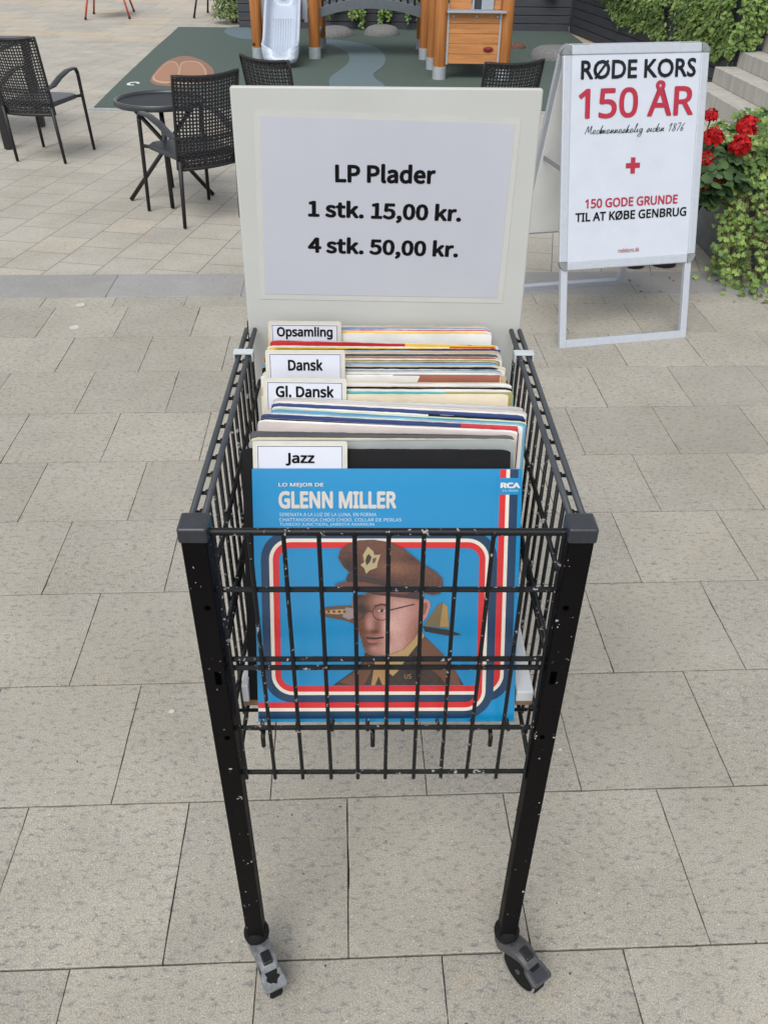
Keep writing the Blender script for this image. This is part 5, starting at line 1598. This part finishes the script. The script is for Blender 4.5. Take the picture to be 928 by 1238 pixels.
sleeve(0.2175, 0.2085, -0.008, 'dgrey', 'dark slate grey record sleeve behind the Jazz divider', 'rec_dgrey', 0.003, 0.001)
sleeve(0.2405, 0.2155, -0.008, 'pink', 'wide pinkish white record sleeve in front of the navy one', 'rec_white', 0.0028, 0.0)
sleeve(0.2475, 0.2190, -0.0075, 'black', 'thin black record sleeve next to the pinkish white one', 'rimpaper', 0.002, 0.0, (0.72, 'red'))
sleeve(0.2560, 0.2245, -0.007, 'navy', 'navy blue slanting record sleeve with a red right corner', 'rec_navy', 0.0026, 0.001, (0.78, 'red'))
sleeve(0.2625, 0.2310, 0.002, 'cyan', 'pale cyan slanting record sleeve behind the navy one', 'rec_cyan', 0.0026)
sleeve(0.2700, 0.2370, 0.004, 'lime', 'pale lime record sleeve behind the cyan one', 'rec_lime', 0.0024)
sleeve(0.2740, 0.2405, 0.004, 'white', 'white record sleeve between the pale lime and dark blue ones', 'rimpaper', 0.003, 0, (0.62, 'black'))
sleeve(0.2795, 0.2480, 0.004, 'navy', 'torn edged dark blue record sleeve in front of the Gl. Dansk divider', 'rec_navy', 0.003, 0.001)
sleeve(0.2880, 0.2570, 0.008, 'pink', 'wide dull white record sleeve leaning against the Gl. Dansk divider', 'rec_cream', 0.0026, 0.001)
sleeve(0.2920, 0.2680, 0.008, 'lightgrey', 'thin light grey record sleeve touching the Gl. Dansk divider', 'rimpaper', 0.003, 0.0)
sleeve(0.2440, 0.2170, -0.0075, 'white', 'thin cream edged record sleeve between the pinkish and black ones', 'rimpaper', 0.0016, 0.0008)
sleeve(0.2592, 0.2275, -0.001, 'white', 'thin white record sleeve between the navy and pale cyan ones', 'rimpaper', 0.0016, 0.0006)
sleeve(0.2664, 0.2340, 0.003, 'blue', 'thin mid blue record sleeve between the cyan and lime ones', 'rec_blue', 0.0016, 0.0004)
sleeve(0.2838, 0.2525, 0.006, 'white', 'thin worn white record sleeve behind the torn dark blue one', 'rimpaper', 0.0018, 0.0014)
sleeve(0.2075, 0.2050, -0.004, 'cream', 'thin cream edged record sleeve between the grey green and slate ones', 'rimpaper', 0.0018, -0.001)
# behind Gl. Dansk
seq1 = [('cream', 'rimpaper', None, 'cream'), ('teal', 'rec_teal', (0.72, 'olive'), 'teal and olive'), ('white', 'rimpaper', None, 'white'), ('black', 'rimpaper', None, 'black'), ('tan', 'rec_white', None, 'tan'), ('white', 'rec_white', None, 'all white'), ('cream', 'rec_cream', None, 'all cream')]
y = 0.3015
def run(seq, y0, y1, where, xc0, dzm=0.0018):
    n = len(seq); used = {}
    for i, (c, e, rgt, word) in enumerate(seq):
        yy = y0 + (y1 - y0) * i / max(1, n - 1)
        j = rng.uniform(-0.0016, 0.0016)
        k = used.get(word, 0); used[word] = k + 1
        lab = '%s record sleeve %s' % (word, where)
        sleeve(yy + j, yy - j * 0.6, xc0 + rng.uniform(-0.005, 0.005), c, lab, e, rng.choice([0.0016, 0.002, 0.0024]), rng.uniform(-0.0004, dzm), rgt)
run(seq1, 0.2990, 0.3265, S1, 0.003)
seq2 = [('white', 'rimpaper', (0.55, 'brown'), 'white and red brown'), ('tan', 'rec_white', None, 'white edged tan'), ('white', 'rec_black', None, 'black edged white'), ('lightgrey', 'rimpaper', None, 'worn light grey'), ('blue', 'rimpaper', None, 'grey blue'), ('white', 'rec_white', None, 'all white'), ('black', 'rimpaper', None, 'worn black'), ('cream', 'rec_cream', None, 'all cream'), ('lightgrey', 'rec_white', None, 'white edged light grey'), ('blue', 'rec_white', None, 'white edged blue'), ('dgrey', 'rimpaper', None, 'dark grey'), ('cream', 'rimpaper', None, 'worn cream'), ('olive', 'rimpaper', None, 'olive'), ('white', 'rimpaper', None, 'worn white'), ('brown', 'rimpaper', None, 'brown'), ('pink', 'rimpaper', None, 'pinkish'), ('dgrey', 'rec_black', None, 'slate'), ('lightgrey', 'rec_lightgrey', None, 'plain grey'), ('white', 'rec_white', (0.5, 'lightgrey'), 'white and grey'), ('tan', 'rec_tan', None, 'all tan'), ('blue', 'rec_blue', (0.6, 'navy'), 'steel blue and navy'), ('black', 'rec_black', None, 'all black'), ('yellow', 'rec_cream', None, 'cream edged yellow'), ('white', 'rimpaper', (0.8, 'red'), 'white and red')]
run(seq2, 0.3430, 0.4190, S2, 0.000)
sleeve(0.4395, 0.4230, -0.005, 'red', 'slanting dark red record sleeve with yellow right end below the Opsamling tab', 'rec_red', 0.004, -0.001, (0.6, 'yellow'))
sleeve(0.4435, 0.4275, 0.0, 'white', 'white record sleeve right behind the red and yellow one', 'rimpaper', 0.002, -0.002)
seq3 = [('white', 'rimpaper', None, 'worn white'), ('yellow', 'rec_yellow', None, 'yellow'), ('white', 'rec_white', None, 'plain white'), ('magenta', 'rec_magenta', None, 'magenta'), ('cream', 'rimpaper', None, 'cream'), ('blue', 'rec_blue', None, 'blue'), ('lightgrey', 'rec_white', None, 'light grey'), ('tan', 'rimpaper', None, 'tan')]
run(seq3, 0.4610, 0.4835, S3, -0.004, 0.0003)
